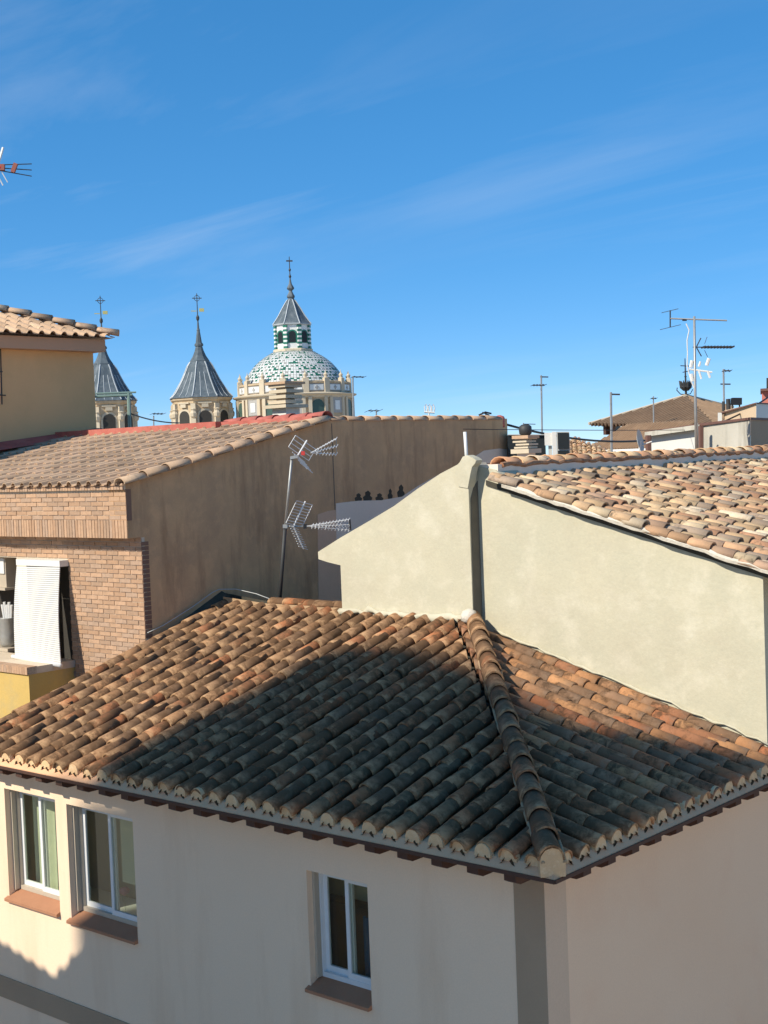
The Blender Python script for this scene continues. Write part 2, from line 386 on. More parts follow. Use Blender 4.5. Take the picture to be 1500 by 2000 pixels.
def clipped(me, mw, planes):
    """cut a tile at the hip or wall: planes = (point, normal); the side the normal points to is cut away"""
    bm = None
    for p, n in planes:
        ds = [(mw @ v.co - Vector(p)).dot(Vector(n)) for v in me.vertices]
        if max(ds) <= 0: continue
        if min(ds) >= 0: return None
        if bm is None: bm = bmesh.new(); bm.from_mesh(me)
        iw = mw.inverted(); lp = iw @ Vector(p); ln = (mw.to_3x3().transposed() @ Vector(n)).normalized()
        bmesh.ops.bisect_plane(bm, geom=bm.verts[:]+bm.edges[:]+bm.faces[:], plane_co=lp, plane_no=ln, clear_outer=True)
    if bm is None: return me
    if not bm.faces: bm.free(); return None
    m2 = bpy.data.meshes.new(me.name); bm.to_mesh(m2); bm.free(); return m2
def in_frame(p):
    d = np.array(p)-CAM; z = d@FW
    return z > 0 and -20 < 750+F_PX*(d@RT)/z < 1520 and -20 < 1000+F_PX*(d@DN)/z < 2020
def lay(items, n_single, name, mat, parent, stuff_name):
    """items: (mesh, matrix); the ones that show largest become single tiles, the rest one joined piece"""
    items = [it for it in items if it[0] is not None]
    key = lambda it: (not in_frame(it[1].translation), (np.array(it[1].translation)-CAM)@(np.array(it[1].translation)-CAM))
    items.sort(key=key)
    for me, mw in items[:n_single]:
        if not me.materials: me.materials.append(mat)
        o = bpy.data.objects.new(name, me); o.matrix_basis = mw; link(o, parent)
    rest = items[n_single:]
    if rest:
        V, Fc, A, To, Sm = [], [], [], [], []
        for me, mw in rest:
            b = len(V); t = random.random()
            V += [tuple(mw @ v.co) for v in me.vertices]; Fc += [tuple(b+i for i in p.vertices) for p in me.polygons]
            a = [0.0]*len(me.vertices); me.attributes['along'].data.foreach_get('value', a); A += a; To += [t]*len(a); Sm += [p.use_smooth for p in me.polygons]
        m = bpy.data.meshes.new(stuff_name); m.from_pydata(V, [], Fc); m.update()
        m.attributes.new('along', 'FLOAT', 'POINT').data.foreach_set('value', A)
        m.attributes.new('tone', 'FLOAT', 'POINT').data.foreach_set('value', To)
        m.polygons.foreach_set('use_smooth', Sm); m.materials.append(mat)
        o = bpy.data.objects.new(stuff_name, m); link(o, parent); o['kind'] = 'stuff'

# ------------------------------------------------------------------ ground
g = MB().add([(-600,-300,0),(600,-300,0),(600,900,0),(-600,900,0)], [(0,1,2,3)])
tag(part('ground', g, T['ground']), kind='structure')

# ------------------------------------------------------------------ the white house with the hipped roof
S = .285; YW = .33; XW = -.33; XL = -8.2; YT = 4.2
SN = math.sqrt(1+S*S)
house = thing('white_house', 'white rendered house with hipped weathered clay tile roof, three windows and brown rafter ends', 'house', (-4, 2, 0))
def hx(px, py): return atY(px, py, YW)
W1 = (hx(11,1600).x, hx(109,1600).x, 4.44, 5.62)
W2 = (hx(133,1650).x, hx(261,1650).x, 4.41, 5.60)
W3 = (hx(602,1800).x, hx(720,1800).x, 4.48, 5.49)
wm = MB().wall('y', YW, .22, -11.0, XW, 0, 5.97, [(a, b, c-.106, d) for a, b, c, d in (W1, W2, W3)])
part('wall', wm, T['white_wall'], house, weld=True)
part('side_wall', MB().box(XW-.22, XW, YW+.221, 4.5, 0, 5.97).box(XW-.003, XW+.003, YW, YW+.221, 0, 5.97), T['side_bounce'], house, label='side wall in warmer beige, bounced light painted in')
# painted grey corner band and the band under the windows
part('corner_band', MB().box(-.62, XW+.004, YW-.006, YW, 0, 5.96), T['grey_trim'], house)
part('corner_return', MB().box(XW+.0035, XW+.009, YW-.006, YW+.29, 0, 5.96), plaster('trim_side_light', (.74,.53,.36), (.70,.50,.34), sc=1, bump=.2), house, label='corner band return, brighter side light painted in')  # same band; the brighter light on this face is painted in
part('string_course', MB().box(-11.0, -.622, YW-.012, YW, 3.17, 3.42), T['grey_trim'], house)
# rooms behind the windows
rm = MB()
for x0, x1, ym, in ((-8.05, -4.6, 1.25), (-4.4, -1.2, 1.0)):
    z0, z1 = 3.4, 5.9
    rm.add([(x0,YW+.23,z0),(x1,YW+.23,z0),(x1,ym,z0),(x0,ym,z0)], [(0,1,2,3)]); rm.add([(x0,YW+.23,z1),(x1,YW+.23,z1),(x1,ym,z1),(x0,ym,z1)], [(3,2,1,0)])
    rm.add([(x0,ym,z0),(x1,ym,z0),(x1,ym,z1),(x0,ym,z1)], [(0,1,2,3)])
    rm.add([(x0,YW+.23,z0),(x0,ym,z0),(x0,ym,z1),(x0,YW+.23,z1)], [(0,1,2,3)]); rm.add([(x1,YW+.23,z0),(x1,ym,z0),(x1,ym,z1),(x1,YW+.23,z1)], [(3,2,1,0)])
part('room_lining', rm, T['room'], house)
def window(wn, fmat, lab):
    x0, x1, z0, z1 = wn; yf = YW+.13
    fr = MB(); b = .045
    fr.box(x0, x0+b, yf, yf+.07, z0, z1); fr.box(x1-b, x1, yf, yf+.07, z0, z1)
    fr.box(x0+b, x1-b, yf, yf+.07, z0, z0+b); fr.box(x0+b, x1-b, yf, yf+.07, z1-b, z1)
    w_ = part('window', fr, fmat, house, label=lab)
    xm = (x0+x1)/2
    for (a, c, yy) in ((x0+b, xm+.03, yf+.042), (xm-.03, x1-b, yf+.008)):
        s = .042; sh = MB()
        sh.box(a, a+s, yy, yy+.026, z0+b, z1-b); sh.box(c-s, c, yy, yy+.026, z0+b, z1-b)
        sh.box(a+s, c-s, yy, yy+.026, z0+b, z0+b+.055); sh.box(a+s, c-s, yy, yy+.026, z1-b-s, z1-b)
        part('sash', sh, T['white_metal'], w_)
        part('pane', MB().box(a+s-.004, c-s+.004, yy+.011, yy+.015, z0+b+.05, z1-b-s+.004), T['glass'], w_)
    # roller-shutter guide on the left jamb
    part('guide_rail', MB().box(x0, x0+.03, YW+.07, YW+.128, z0+.002, z1-.002), T['beige_metal'], w_)
    sl = MB().add([(x0-.03,YW-.05,z0-.075),(x1+.0,YW-.05,z0-.075),(x1+.0,YW+.129,z0-.001),(x0-.03,YW+.129,z0-.001),
                   (x0-.03,YW-.05,z0-.105),(x1+.0,YW-.05,z0-.105),(x1+.0,YW+.129,z0-.105),(x0-.03,YW+.129,z0-.105)],
                  [(0,1,2,3),(7,6,5,4),(0,4,5,1),(1,5,6,2),(2,6,7,3),(3,7,4,0)])
    part('sill', sl, T['terracotta'], w_)
window(W1, T['beige_metal'], 'window between the bright wall piers'); window(W2, T['beige_metal'], 'window with kitchen things inside'); window(W3, T['white_metal'], 'window with a dark room and blue curtain')
# eave boards and rafter ends
eb = MB().prism([(-11.0,-.0),(0,0),(0,4.55),(-.33,4.55),(-.33,.33),(-11.0,.33)], 'z', 5.975, 6.0)
part('eave_board', eb, T['eave_board'], house)
em = MB(); ea = [(.0, 6.001), (.075, 6.062), (.30, 6.115)]
for (d0, q0), (d1, q1) in ((ea[0], ea[1]), (ea[1], ea[2])):
    em.add([(-8.2,d0,q0), (-d0,d0,q0), (-d1,d1,q1), (-8.2,d1,q1)], [(0,1,2,3)])
    em.add([(-d0,d0,q0), (-d0,4.34,q0), (-d1,4.34,q1), (-d1,d1,q1)], [(0,1,2,3)])
part('eave_mortar', em, T['eave_board'], house)
part('eave_edge', MB().box(-11.0, .004, -.012, -.001, 5.965, 5.995).box(.001, .012, -.001, 4.55, 5.965, 5.995), T['wood'], house)
k = 0; x = -.44
while x > -10.9:
    part('rafter_end', MB().prism([(.035, 5.973), (.035, 5.90), (.10, 5.87), (YW+.01, 5.87), (YW+.01, 5.973)], 'x', x-.055, x+.055), T['wood'], house); x -= .362
y = .50
while y < 4.5:
    part('rafter_end', MB().prism([(-.035, 5.973), (-.035, 5.90), (-.10, 5.87), (XW-.01, 5.87), (XW-.01, 5.973)], 'y', y-.055, y+.055), T['wood'], house); y += .362
# roof slopes (deck under the tiles)
def zdF(y): return 6.0 + S*(y-.03)
dk = MB()
dk.add([(XL,.06,zdF(.06)),(-.06,.06,zdF(.06)),(-YT,YT,zdF(YT)),(XL,YT,zdF(YT))], [(0,1,2,3)])
dk.add([(-.06,.06,zdF(.06)),(-.06,YT+.13,zdF(.06)),(-YT-.13,YT+.13,zdF(YT+.13))], [(0,1,2)])
dk.add([(XL,.06,5.99),(XL,YT,5.99),(XL,YT,zdF(YT)),(XL,.06,zdF(.06))],[(0,1,2,3)])
roof = part('roof', dk, T['near_black'], house)
PITCH_X, EXPO, TL = .2405, .276, .42
t_cov = barrel('roof_tile', .084, .076, TL, seg=8, h=1.06)
t_red = t_cov.copy(); t_red.name = 'roof_tile'
upF = Vector((0, 1, S)).normalized(); upR = Vector((-1, 0, S)).normalized(); tilt = .022
def lean(mw): return mw @ Matrix.Rotation(-tilt, 4, 'X')
HIP = (Vector((0, 0, 6)), Vector((1, 1, 0)).normalized())
rows_f = [-.22 - i*PITCH_X for i in range(34)]
rows_r = [.24 + i*PITCH_X for i in range(17)]
fi, ri, plugs, chans = [], [], [], []
apexw = 3.98
for i, x in enumerate(rows_f):
    wob = random.gauss(0, .006)
    for c in range(17):
        y0 = .05 + c*EXPO*.962 + random.gauss(0, .006) + (i % 3)*.004
        o = Vector((x+wob, y0, zdF(y0)+.053+.012))
        mw = lean(frame(o, (1,0,0), upF)) @ jitter(1.5)
        if y0 > YT-.02: continue
        me = clipped(t_cov, mw, [(HIP[0]+Vector((-.03,0,0)), HIP[1]), ((0,YT+.02,0), (0,1,0))])
        if me is not None: fi.append((me, mw))
for i, y in enumerate(rows_r):
    wob = random.gauss(0, .006)
    for c in range(17):
        x0 = -.05 - c*EXPO*.962 + random.gauss(0, .006)
        o = Vector((x0, y+wob, zdF(-x0)+.053+.012))
        mw = lean(frame(o, (0,-1,0), upR)) @ jitter(1.5)
        me = clipped(t_red if y > 1.9 else t_cov, mw, [(HIP[0]+Vector((.03,0,0)), -HIP[1])])
        if me is not None: ri.append((me, mw))
for me, _ in ri:
    if me.name.startswith('roof_tile') and not me.materials: pass
ri2 = []
for me, mw in ri:
    if mw.translation.y > 1.9:
        if not me.materials: me.materials.append(T['red_tile'])
    ri2.append((me, mw))
near_r = [it for it in ri2 if it[1].translation.y <= 1.9]; far_r = [it for it in ri2 if it[1].translation.y > 1.9]
lay(fi + near_r, 228, 'roof_tile', T['old_tile'], roof, 'joined_roof_tiles')
lay(far_r, 72, 'roof_tile', T['red_tile'], roof, 'joined_clean_tiles')
# channel tiles between the covers, and mortar plugs closing the eave ends
def channel(o, across, up, L):
    n = 5; v = []; mw = frame(o, across, up)
    for yy in (0, L):
        for kk in range(n+1):
            a = math.pi*(1+kk/n); v.append(mw @ Vector((.088*math.cos(a), yy, .05*math.sin(a)+.056)))
    return MB().add(v, [(q, q+1, n+2+q, n+1+q) for q in range(n)])
for x in [-.22+PITCH_X/2 - .02] + [r-PITCH_X/2 for r in rows_f]:
    L = (min(YT, -x-.06) - .03)*SN
    if L > .15: part('channel_tile', channel((x, .035, zdF(.035)+.010), (1,0,0), upF, L), T['moss_tile'], roof, smooth=True)
for y in [.24-PITCH_X/2] + [r+PITCH_X/2 for r in rows_r[:-1]]:
    L = (y-.06-.03)*SN
    if L > .15: part('channel_tile', channel((-.035, y, zdF(.035)+.010), (0,-1,0), upR, L), T['moss_tile'], roof, smooth=True)
def plug_mesh():
    n = 8; v = [(.077*math.cos(math.pi*k/n), 0, .083*math.sin(math.pi*k/n)) for k in range(n+1)]
    v = [(-.078,-.004,-.02), (.078,-.004,-.02)] + v
    f = [tuple(range(len(v)))]; b = len(v); v2 = [(p[0], .05, p[2]) for p in v]
    f.append(tuple(range(2*b-1, b-1, -1))); f += [(i, b+i, b+(i+1)%b, (i+1)%b) for i in range(b)]
    m = MB().add(v+v2, f).mesh('eave_plug'); bm = bmesh.new(); bm.from_mesh(m); bmesh.ops.recalc_face_normals(bm, faces=bm.faces); bm.to_mesh(m); bm.free()
    m.materials.append(T['plug']); return m
pm = plug_mesh()
for x in rows_f:
    o = bpy.data.objects.new('eave_plug', pm); o.matrix_basis = frame((x, .048+random.gauss(0,.005), zdF(.06)+.062), (1,0,0), (0,1,.0)); link(o, roof)
for y in rows_r:
    o = bpy.data.objects.new('eave_plug', pm); o.matrix_basis = frame((-.048+random.gauss(0,.005), y, zdF(.06)+.062), (0,-1,0), (-1,0,0)); link(o, roof)
# hip: bedded cap tiles from the corner up to the cream wall
h0, h1 = Vector((-.03, .03, 6.0+.112)), Vector((-3.83, 4.12, zdF(4.0)+.13))
hd = (h1-h0); hl = hd.length; hu = hd.normalized(); ha = Vector((1, 1, 0)).normalized()
t_hip = barrel('hip_tile', .104, .093, .40, th=.014, seg=9, h=1.22); t_hip.materials.append(T['old_tile'])
nh = 17; ex = (hl+.05)/nh
for c in range(nh):
    p = h0 + hu*(c*ex - .02)
    o = bpy.data.objects.new('hip_tile', t_hip); o.matrix_basis = frame(p + Vector((0,0,.02)), ha, hu) @ Matrix.Rotation(-.05, 4, 'X') @ jitter(1.2); link(o, roof)
bed = MB()
for sgn in (-1, 1):
    a, b = h0+ha*sgn*.086, h1+ha*sgn*.086
    pts = []
    for k in range(25):
        q = a.lerp(b, k/24) + Vector((0,0,.005+random.gauss(0,.006))) + ha*random.gauss(0,.006); pts.append(q)
    bed.tube(pts, .018, 6)
part('hip_bedding', bed, T['mortar'], roof, smooth=True)
cp = MB()
cp.lathe([(.0,0),(.115,.0),(.125,.06),(.105,.11),(.05,.14),(0,.145)], 12, (.005,-.005,6.0))
part('corner_plug', MB().prism([(-.095,-.10),(.095,-.10),(.098,0),(.09,.06),(.055,.105),(0,.122),(-.055,.105),(-.09,.06),(-.098,0)], 'y', -.02, .06), T['plug'], roof)
o = bpy.data.objects['corner_plug']; o.matrix_basis = frame(Vector((-.045,.045,6.105)) , ha, (-1,1,0))
# mortar fillet where the roof meets the cream wall, ridge tiles beside the brown wall
mf = MB(); pts = [(x, YT-.06+random.gauss(0,.012), zdF(YT)+.10+random.gauss(0,.018)) for x in np.arange(-5.95, -3.8, .08)]
mf.tube(pts, [.02+random.random()*.045 for _ in pts], 7)
pts = [(x, YT+.11, zdF(-x)+.105+random.gauss(0,.010)) for x in np.arange(-3.7, -.3, .12)]
mf.tube(pts, [.006+random.random()*.02 for _ in pts], 6)
part('wall_fillet', mf, T['cream_wall'], roof, smooth=True)
bl = MB().lathe([(.02,-.10),(.09,-.06),(.10,0),(.075,.05),(.02,.075)], 10, (-3.86, 4.06, zdF(4.05)+.20))
part('mortar_lump', bl, T['white_mortar'], roof, smooth=True)
rb = MB().box(-7.35, -5.93, YT+.0, YT+.16, zdF(YT)-.3, zdF(YT)+.135)
rb.add([(-8.2,YT+.02,zdF(YT)-.1),(-7.35,YT+.02,zdF(YT)-.1),(-7.35,YT+.02,zdF(YT)+.13),(-8.2,YT+.02,zdF(YT)+.19)], [(0,1,2,3)])
part('ridge_upstand', rb, T['mortar'], roof)
t_rdg = barrel('ridge_tile', .10, .085, .36, seg=7, h=.8); t_rdg.materials.append(T['old_tile'])
for c in range(5):
    o = bpy.data.objects.new('ridge_tile', t_rdg); o.matrix_basis = frame((-7.33+c*.285, YT+.09, zdF(YT)+.13), (0,1,0), (1,0,.02)) @ jitter(); link(o, roof)
# dark sheets painting the valley's shade along the brown wall and the slack white cable on it
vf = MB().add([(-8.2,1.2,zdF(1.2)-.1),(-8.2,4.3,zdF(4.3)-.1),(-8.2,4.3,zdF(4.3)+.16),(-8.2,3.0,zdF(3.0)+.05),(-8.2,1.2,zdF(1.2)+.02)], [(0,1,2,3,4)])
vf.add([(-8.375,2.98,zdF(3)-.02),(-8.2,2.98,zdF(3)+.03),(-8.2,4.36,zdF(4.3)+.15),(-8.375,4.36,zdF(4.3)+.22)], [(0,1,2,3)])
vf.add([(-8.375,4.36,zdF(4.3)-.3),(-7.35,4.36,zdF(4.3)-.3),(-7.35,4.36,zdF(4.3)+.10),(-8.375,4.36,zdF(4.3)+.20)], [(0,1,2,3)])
part('verge_shade', vf, T['near_black'], roof)

# things seen through the kitchen window
ctr = part('kitchen_counter', MB().box(-8.0, -4.7, YW+.24, YW+.8, 4.30, 4.36).box(-8.0, -4.7, YW+.28, YW+.76, 3.42, 4.298), T['white_plastic'])
tag(ctr, 'white kitchen counter inside behind the two side by side windows', 'counter')
xk = W2[1]-.18
pr_ = thing('paper_towel_roll', 'white paper towel roll standing behind the kitchen window glass', 'paper roll', (xk, YW+.45, 4.36))
part('roll', MB().lathe([(.02,.0),(.062,.0),(.062,.24),(.02,.24)], 16, (xk, YW+.45, 4.36)), T['white_plastic'], pr_, smooth=False)
part('core', MB().lathe([(.018,-.0),(.018,.27)], 8, (xk, YW+.45, 4.36)), T['steel'], pr_)
pc = thing('pink_flower_glass', 'pink flower in a thin stemmed glass inside the kitchen window', 'flower', (W2[0]+.42, YW+.4, 4.36))
part('glass', MB().lathe([(.035,0),(.03,.01),(.006,.02),(.006,.12),(.03,.16),(.034,.22)], 10, (W2[0]+.42, YW+.4, 4.36)), T['glass'], pc, smooth=True)
part('flower', MB().lathe([(.01,.0),(.05,.03),(.06,.06),(.04,.085),(.01,.09)], 9, (W2[0]+.42, YW+.4, 4.57)), flat('pink_petals', (.7,.25,.28), .7), pc)
bw = part('glass_bowl', MB().lathe([(.03,0),(.07,.03),(.09,.08),(.085,.08),(.06,.035),(.0,.012)], 14, (xk-.08, YW+.33, 4.36)), T['glass'], smooth=True)
tag(bw, 'clear glass bowl on the counter in front of the paper roll', 'bowl')
blc = MB()
for i in range(30): blc.obox((W2[1]-.30, YW+.27, 5.55-.026*i), (.26,0,0), (0,.004,.012), (0,0,.001))
tag(part('slat_blind', blc, T['room']), 'raised beige slat blind inside the kitchen window beside the sash', 'blind')
ct = MB()
vs = []; nn = 26
for i in range(nn+1):
    xx = W3[1]-.36+.34*i/nn; yy = YW+.32+.022*math.sin(i*1.3)
    vs += [(xx, yy, 4.45), (xx, yy, 5.05)]
ct.add(vs, [(2*i, 2*i+2, 2*i+3, 2*i+1) for i in range(nn)])
tag(part('blue_curtain', ct, flat('blue_cloth', (.05,.11,.20), .9), smooth=True), 'dark blue curtain hanging behind the lone window of the white house', 'curtain')
dr = part('wardrobe', MB().box(W3[0]-.3, W3[1]+.4, 0.80, .97, 3.42, 5.05), T['wood'])
tag(dr, 'dark wooden wardrobe in the room behind the lone window', 'wardrobe')
sc_m = MB(); vs = []; nn = 30
for i in range(nn+1):
    xx = W1[0]+.05+(W1[1]-W1[0]-.08)*i/nn; yy = YW+.33+.018*math.sin(i*1.1)
    vs += [(xx, yy, 4.40), (xx, yy, 5.62)]
sc_m.add(vs, [(2*i, 2*i+2, 2*i+3, 2*i+1) for i in range(nn)])
tag(part('added_curtain', sc_m, flat('grey_green_cloth', (.58,.60,.44), .9), smooth=True), 'grey green cloth added to lighten the pane next to the kitchen window', 'curtain')  # made-up cloth giving the pane a lit greenish tone

# ------------------------------------------------------------------ the cream gable house
YC, YCL = 4.34, 4.165; SC_ = .282
cream = thing('cream_gable_house', 'tall cream plastered gable house with pale clay tile roof behind the hipped roof', 'house', (-3, 8, 0))
XS = -3.885
def zcr(x): return 8.97 - SC_*(x+3.49)          # crown line of the right-hand roof
def rough_wall(name, poly, y0, y1, mat, parent):
    """upright wall of hand-laid plaster: outline in x,z, slightly uneven face and edges"""
    o = part(name, MB().prism(poly, 'y', y0, y1), mat, parent)
    return o
zl = lambda px, py: (atY(px, py, YCL).x, atY(px, py, YCL).z)
left = [(XS, 4.0), (XS, 8.99), (XS-.06, 9.02), zl(898,905), zl(860,925), zl(815,955), zl(770,988), zl(720,1018), zl(665,1050), zl(621,1078), zl(622,1092), zl(640,1098), zl(665,1104)]
xe = left[-1][0]; left += [(xe, 4.0)]
rough_wall('gable_wall', left[::-1], YCL, YCL+.5, T['cream_wall'], cream)
right = [(XS-.05, 4.0), (-.375, 4.0), (-.37, 7.86), (-.28, 7.93), (.30, zcr(.30)-.17)] + [(x, zcr(x)-.155+random.gauss(0,.006)) for x in np.arange(.1, -3.3, -.2)] + [(-3.45, zcr(-3.45)-.10), (-3.62, 9.00), (XS-.05, 9.06)]
rough_wall('gable_wall', right, YC, YC+.4, T['cream_wall'], cream)
# dark sheet painting the shade on the wall step's side, and the lump at the apex
dkp = MB().prism([(YCL+.012,7.3),(YC-.002,7.3),(YC-.002,8.88),(YCL+.09,8.80),(YCL+.03,8.68)], 'x', XS-.01, XS+.006); part('step_shade', dkp, T['step_shade_joint'], cream)
bd = MB(); pts = [(XS-.030+.004*math.sin(k*1.7), YCL+.026, 7.35+k*.085) for k in range(20)]
apx = [(XS-.002,8.80), zl(920,925), zl(923,912), zl(929,905), zl(931,899), zl(925,894), zl(913,889), zl(905,892), zl(899,903), zl(888,914), zl(896,950)]
part('apex_lump', MB().prism(apx[::-1], 'y', YCL-.012, YCL+.11), T['cream_wall'], cream)
vp = MB().tube([(XS-.10,YCL+.12,9.05), (XS-.115,YCL+.12,9.45)], .02, 8); part('vent_pipe', vp, T['white_plastic'], cream, smooth=True)
# side wall, back and left slope
part('side_wall', MB().box(-.77, -.375, YC+.4, 13.2, 0, 7.75).box(xe-.02, xe+.3, YCL+.5, 13.2, 0, 7.8), T['cream_wall'], cream)
ls = MB().prism([(XS+.0, 8.92), (-6.3, 7.96), (-6.3, 7.90), (XS+.0, 8.86)], 'y', YCL+.5, 13.2); part('left_slope', ls, T['cream_tile'], cream)
deck = MB().prism([(-3.75, zcr(-3.75)-.16), (.28, zcr(.28)-.16), (.28, zcr(.28)-.22), (-3.75, zcr(-3.75)-.22)], 'y', YC-.02, 13.2)
croof = part('roof', deck, T['near_black'], cream)
t_cr = barrel('roof_tile', .090, .075, .40, seg=6, h=.95)
up = Vector((-1, 0, SC_)).normalized(); ci = []
for j in range(44):
    y = YC-.055 + j*.203; wob = random.gauss(0, .012)
    for c in range(17):
        x0 = .30 - c*.236 + random.gauss(0, .018) + (j % 2)*.03
        if x0 < -3.52: continue
        o = Vector((x0, y+wob, zcr(x0)-.105+random.gauss(0, .006)))
        mw = frame(o, (0,-1,0), up) @ Matrix.Rotation(-.06, 4, 'X') @ jitter(1.9); ci.append((clipped(t_cr, mw, [((-3.62,0,0), (-1,0,0))]), mw))
lay(ci, 290, 'roof_tile', T['cream_tile'], croof, 'joined_roof_tiles')
# under-tiles and the mortar bed along the verge
chm = MB()
for j in range(43):
    y = YC-.055+.1015 + j*.203
    mw = frame((.30, y, zcr(.30)-.135), (0,-1,0), up)
    v = [mw @ Vector((.09*math.cos(math.pi*(1+k/4)), yy, .045*math.sin(math.pi*(1+k/4))+.03)) for yy in (0, 4.05) for k in range(5)]
    part('channel_tile', MB().add(v, [(q, q+1, q+6, q+5) for q in range(4)]), T['cream_tile'], croof, smooth=True)
vm = MB(); pts = [(x, YC-.125+random.gauss(0,.006), zcr(x)-.125+random.gauss(0,.006)) for x in np.arange(.28, -3.45, -.12)]
vm.tube(pts, [.028+random.random()*.012 for _ in pts], 6)
vm.prism([(.28, zcr(.28)-.125), (-3.3, zcr(-3.3)-.125), (-3.3, zcr(-3.3)-.15), (.28, zcr(.28)-.15)], 'y', YC-.13, YC+.05)
part('verge_bedding', vm, T['white_mortar'], croof)
# ridge: grey upstand, bedded cap tiles
up_ = MB().box(-3.95, -3.60, YC+.02, 13.2, 8.6, 9.062); part('ridge_upstand', up_, T['grey_render'], croof)
t_cr2 = barrel('ridge_tile', .135, .115, .42, seg=6, h=.75); t_cr2.materials.append(T['cream_tile'])
for j in range(30):
    o = bpy.data.objects.new('ridge_tile', t_cr2); o.matrix_basis = frame((-3.74, YC+.25+j*.30, 9.05), (1,0,0), (0,1,.0)) @ Matrix.Rotation(-.03, 4, 'X') @ jitter(1.5); link(o, croof)
rbm = MB(); pts = [(-3.605+random.gauss(0,.008), y, 9.055+random.gauss(0,.010)) for y in np.arange(YC+.1, 13, .09)]
rbm.tube(pts, [.022+random.random()*.012 for _ in pts], 6); part('ridge_bedding', rbm, T['red_tile'], croof)

# ------------------------------------------------------------------ the brick building with the brown side wall
XB, YF, YO = -8.38, 3.0, 2.78
bb = thing('brick_building', 'tan brick building with plain brown rendered side wall and mixed tile roof', 'building', (-11, 6, 0))
SB = .2073
def zb(y): return 9.03 + SB*(y-2.832)
YR, YE = 6.63, 11.17
side = [(YF+.06, 0), (YF+.06, 8.27), (YO+.006, 8.27), (YO+.006, 8.985), (YR, zb(YR)-.06), (YR+.02, 9.77), (YE, 9.77), (YE, 0)]
part('side_wall', MB().prism(side, 'x', XB-.35, XB), T['brown_wall'], bb)
# paler repairs and old paint on the side wall
def patch(pts, mat, t, name='render_patch'):
    P = [atX(px, py, XB) for px, py in pts]; poly = [(p.y, p.z) for p in P]
    return part(name, MB().prism(poly, 'x', XB-.01, XB+t), mat, bb)
patch([(620,1005),(640,998),(655,996),(657,1080),(668,1120),(668,1200),(622,1200)], T['pink_render'], .006)
patch([(656,983),(700,978),(745,977),(785,970),(815,950),(860,925),(903,903),(930,930),(900,1010),(760,1080),(657,1080)], T['grey_render'], .004)
patch([(925,893),(945,880),(975,876),(990,878),(990,905),(930,905)], T['grey_render'], .004)
for px, py, wd, hh in ((700,978,12,15),(718,978,15,20),(741,977,13,14),(762,974,8,20),(783,970,12,24)):
    pts = [(px-wd*.5, py+2), (px-wd*.62, py-hh*.35), (px-wd*.30, py-hh*.55), (px-wd*.35, py-hh*.8), (px+wd*.05, py-hh), (px+wd*.4, py-hh*.75), (px+wd*.3, py-hh*.5), (px+wd*.6, py-hh*.3), (px+wd*.45, py+2)]
    patch(pts, T['near_black'], .003, 'mould_patch')
part('wall_joint', MB().box(XB-.01, XB+.004, 6.70, 6.712, 8.4, 9.72), T['step_shade_joint'], bb)
# front wall behind the bricks
XWR = -9.98                                     # right jamb of the shuttered window
fw_ = MB().wall('y', YF+.012, .3, -16, XB-.003, 5.0, 8.27, [(-10.98, XWR, 6.42, 7.93), (-14, -11.22, 6.2, 7.95)])
wallf = part('front_wall', fw_, T['joint'], bb, weld=True)
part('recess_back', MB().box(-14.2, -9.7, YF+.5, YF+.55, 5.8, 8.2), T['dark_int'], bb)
bm_ = MB().box(-.117, .117, -.012, .03, -.0255, .0255).mesh('brick'); bm_.materials.append(T['brick'])
bs_ = MB().box(-.0255, .0255, -.012, .03, -.117, .117).mesh('brick'); bs_.materials.append(T['brick'])
bt_ = MB().box(-.0265, .0265, -.012, .03, -.042, .042).mesh('brick'); bt_.materials.append(T['brick'])
nb = 0
def put(me, x, y, z, parent, sx=1.0):
    o = bpy.data.objects.new('brick', me); o.matrix_basis = Matrix.Translation((x, y+random.gauss(0,.0015), z)) @ Matrix.Diagonal((sx,1,1,1)); link(o, parent)
z = 8.235; row = 0
while z > 6.0:
    x = XB-.003 - (.0 if row % 2 else .125)
    if row % 2 == 0: put(bm_, XB-.003-.058, YF+.012, z, wallf, .49)
    while x-.244 > -11.24 or (z > 7.95 and x > -11.7):
        xc = x-.122; a, b = xc-.117, xc+.117
        if b > -10.98 and a < XWR and 6.42 < z+.03 and z-.02 < 7.93:
            if a < XWR < b and b-XWR > .05: put(bm_, (b+XWR)/2, YF+.012, z, wallf, (b-XWR)/.234)
        else: put(bm_, xc, YF+.012, z, wallf)
        x -= .2445
    z -= .0605; row += 1
for i in range(17): put(bt_, XWR+.02-.061*i, YF-.012, 6.37, wallf)
# side return of bricks up the corner
zz = 8.25
# deep brick band carrying the eave
band = part('eave_band', MB().box(-16, XB-.002, YO+.012, YF+.1, 8.272, 8.985), T['joint'], bb)
x = XB-.03
while x > -11.4:
    put(bs_, x-.0, YO+.012, 8.272+.117, band); x -= .0615
for r in range(6):
    z = 8.54+r*.0605; x = XB-.004-(.0 if r % 2 else .12)
    if r % 2 == 0: put(bm_, XB-.004-.057, YO+.012, z, band, .48)
    while x > -11.4:
        put(bm_, x-.1175, YO+.012, z, band); x -= .2445
x = XB-.03
while x > -11.4:
    put(bt_, x, YO-.03, 8.945, band); x -= .0615
part('band_top', MB().box(-16, XB-.002, YO-.02, YO+.2, 8.905, 8.985), T['joint'], bb)
rt = MB()
for r in range(21): rt.box(XB-.001, XB+.006, YF+.0, YF+.115, 6.95+r*.0605, 6.95+r*.0605+.05)
part('brick_return_shade', rt, T['brown_brick'], bb)  # corner side's shade painted in as darker brick
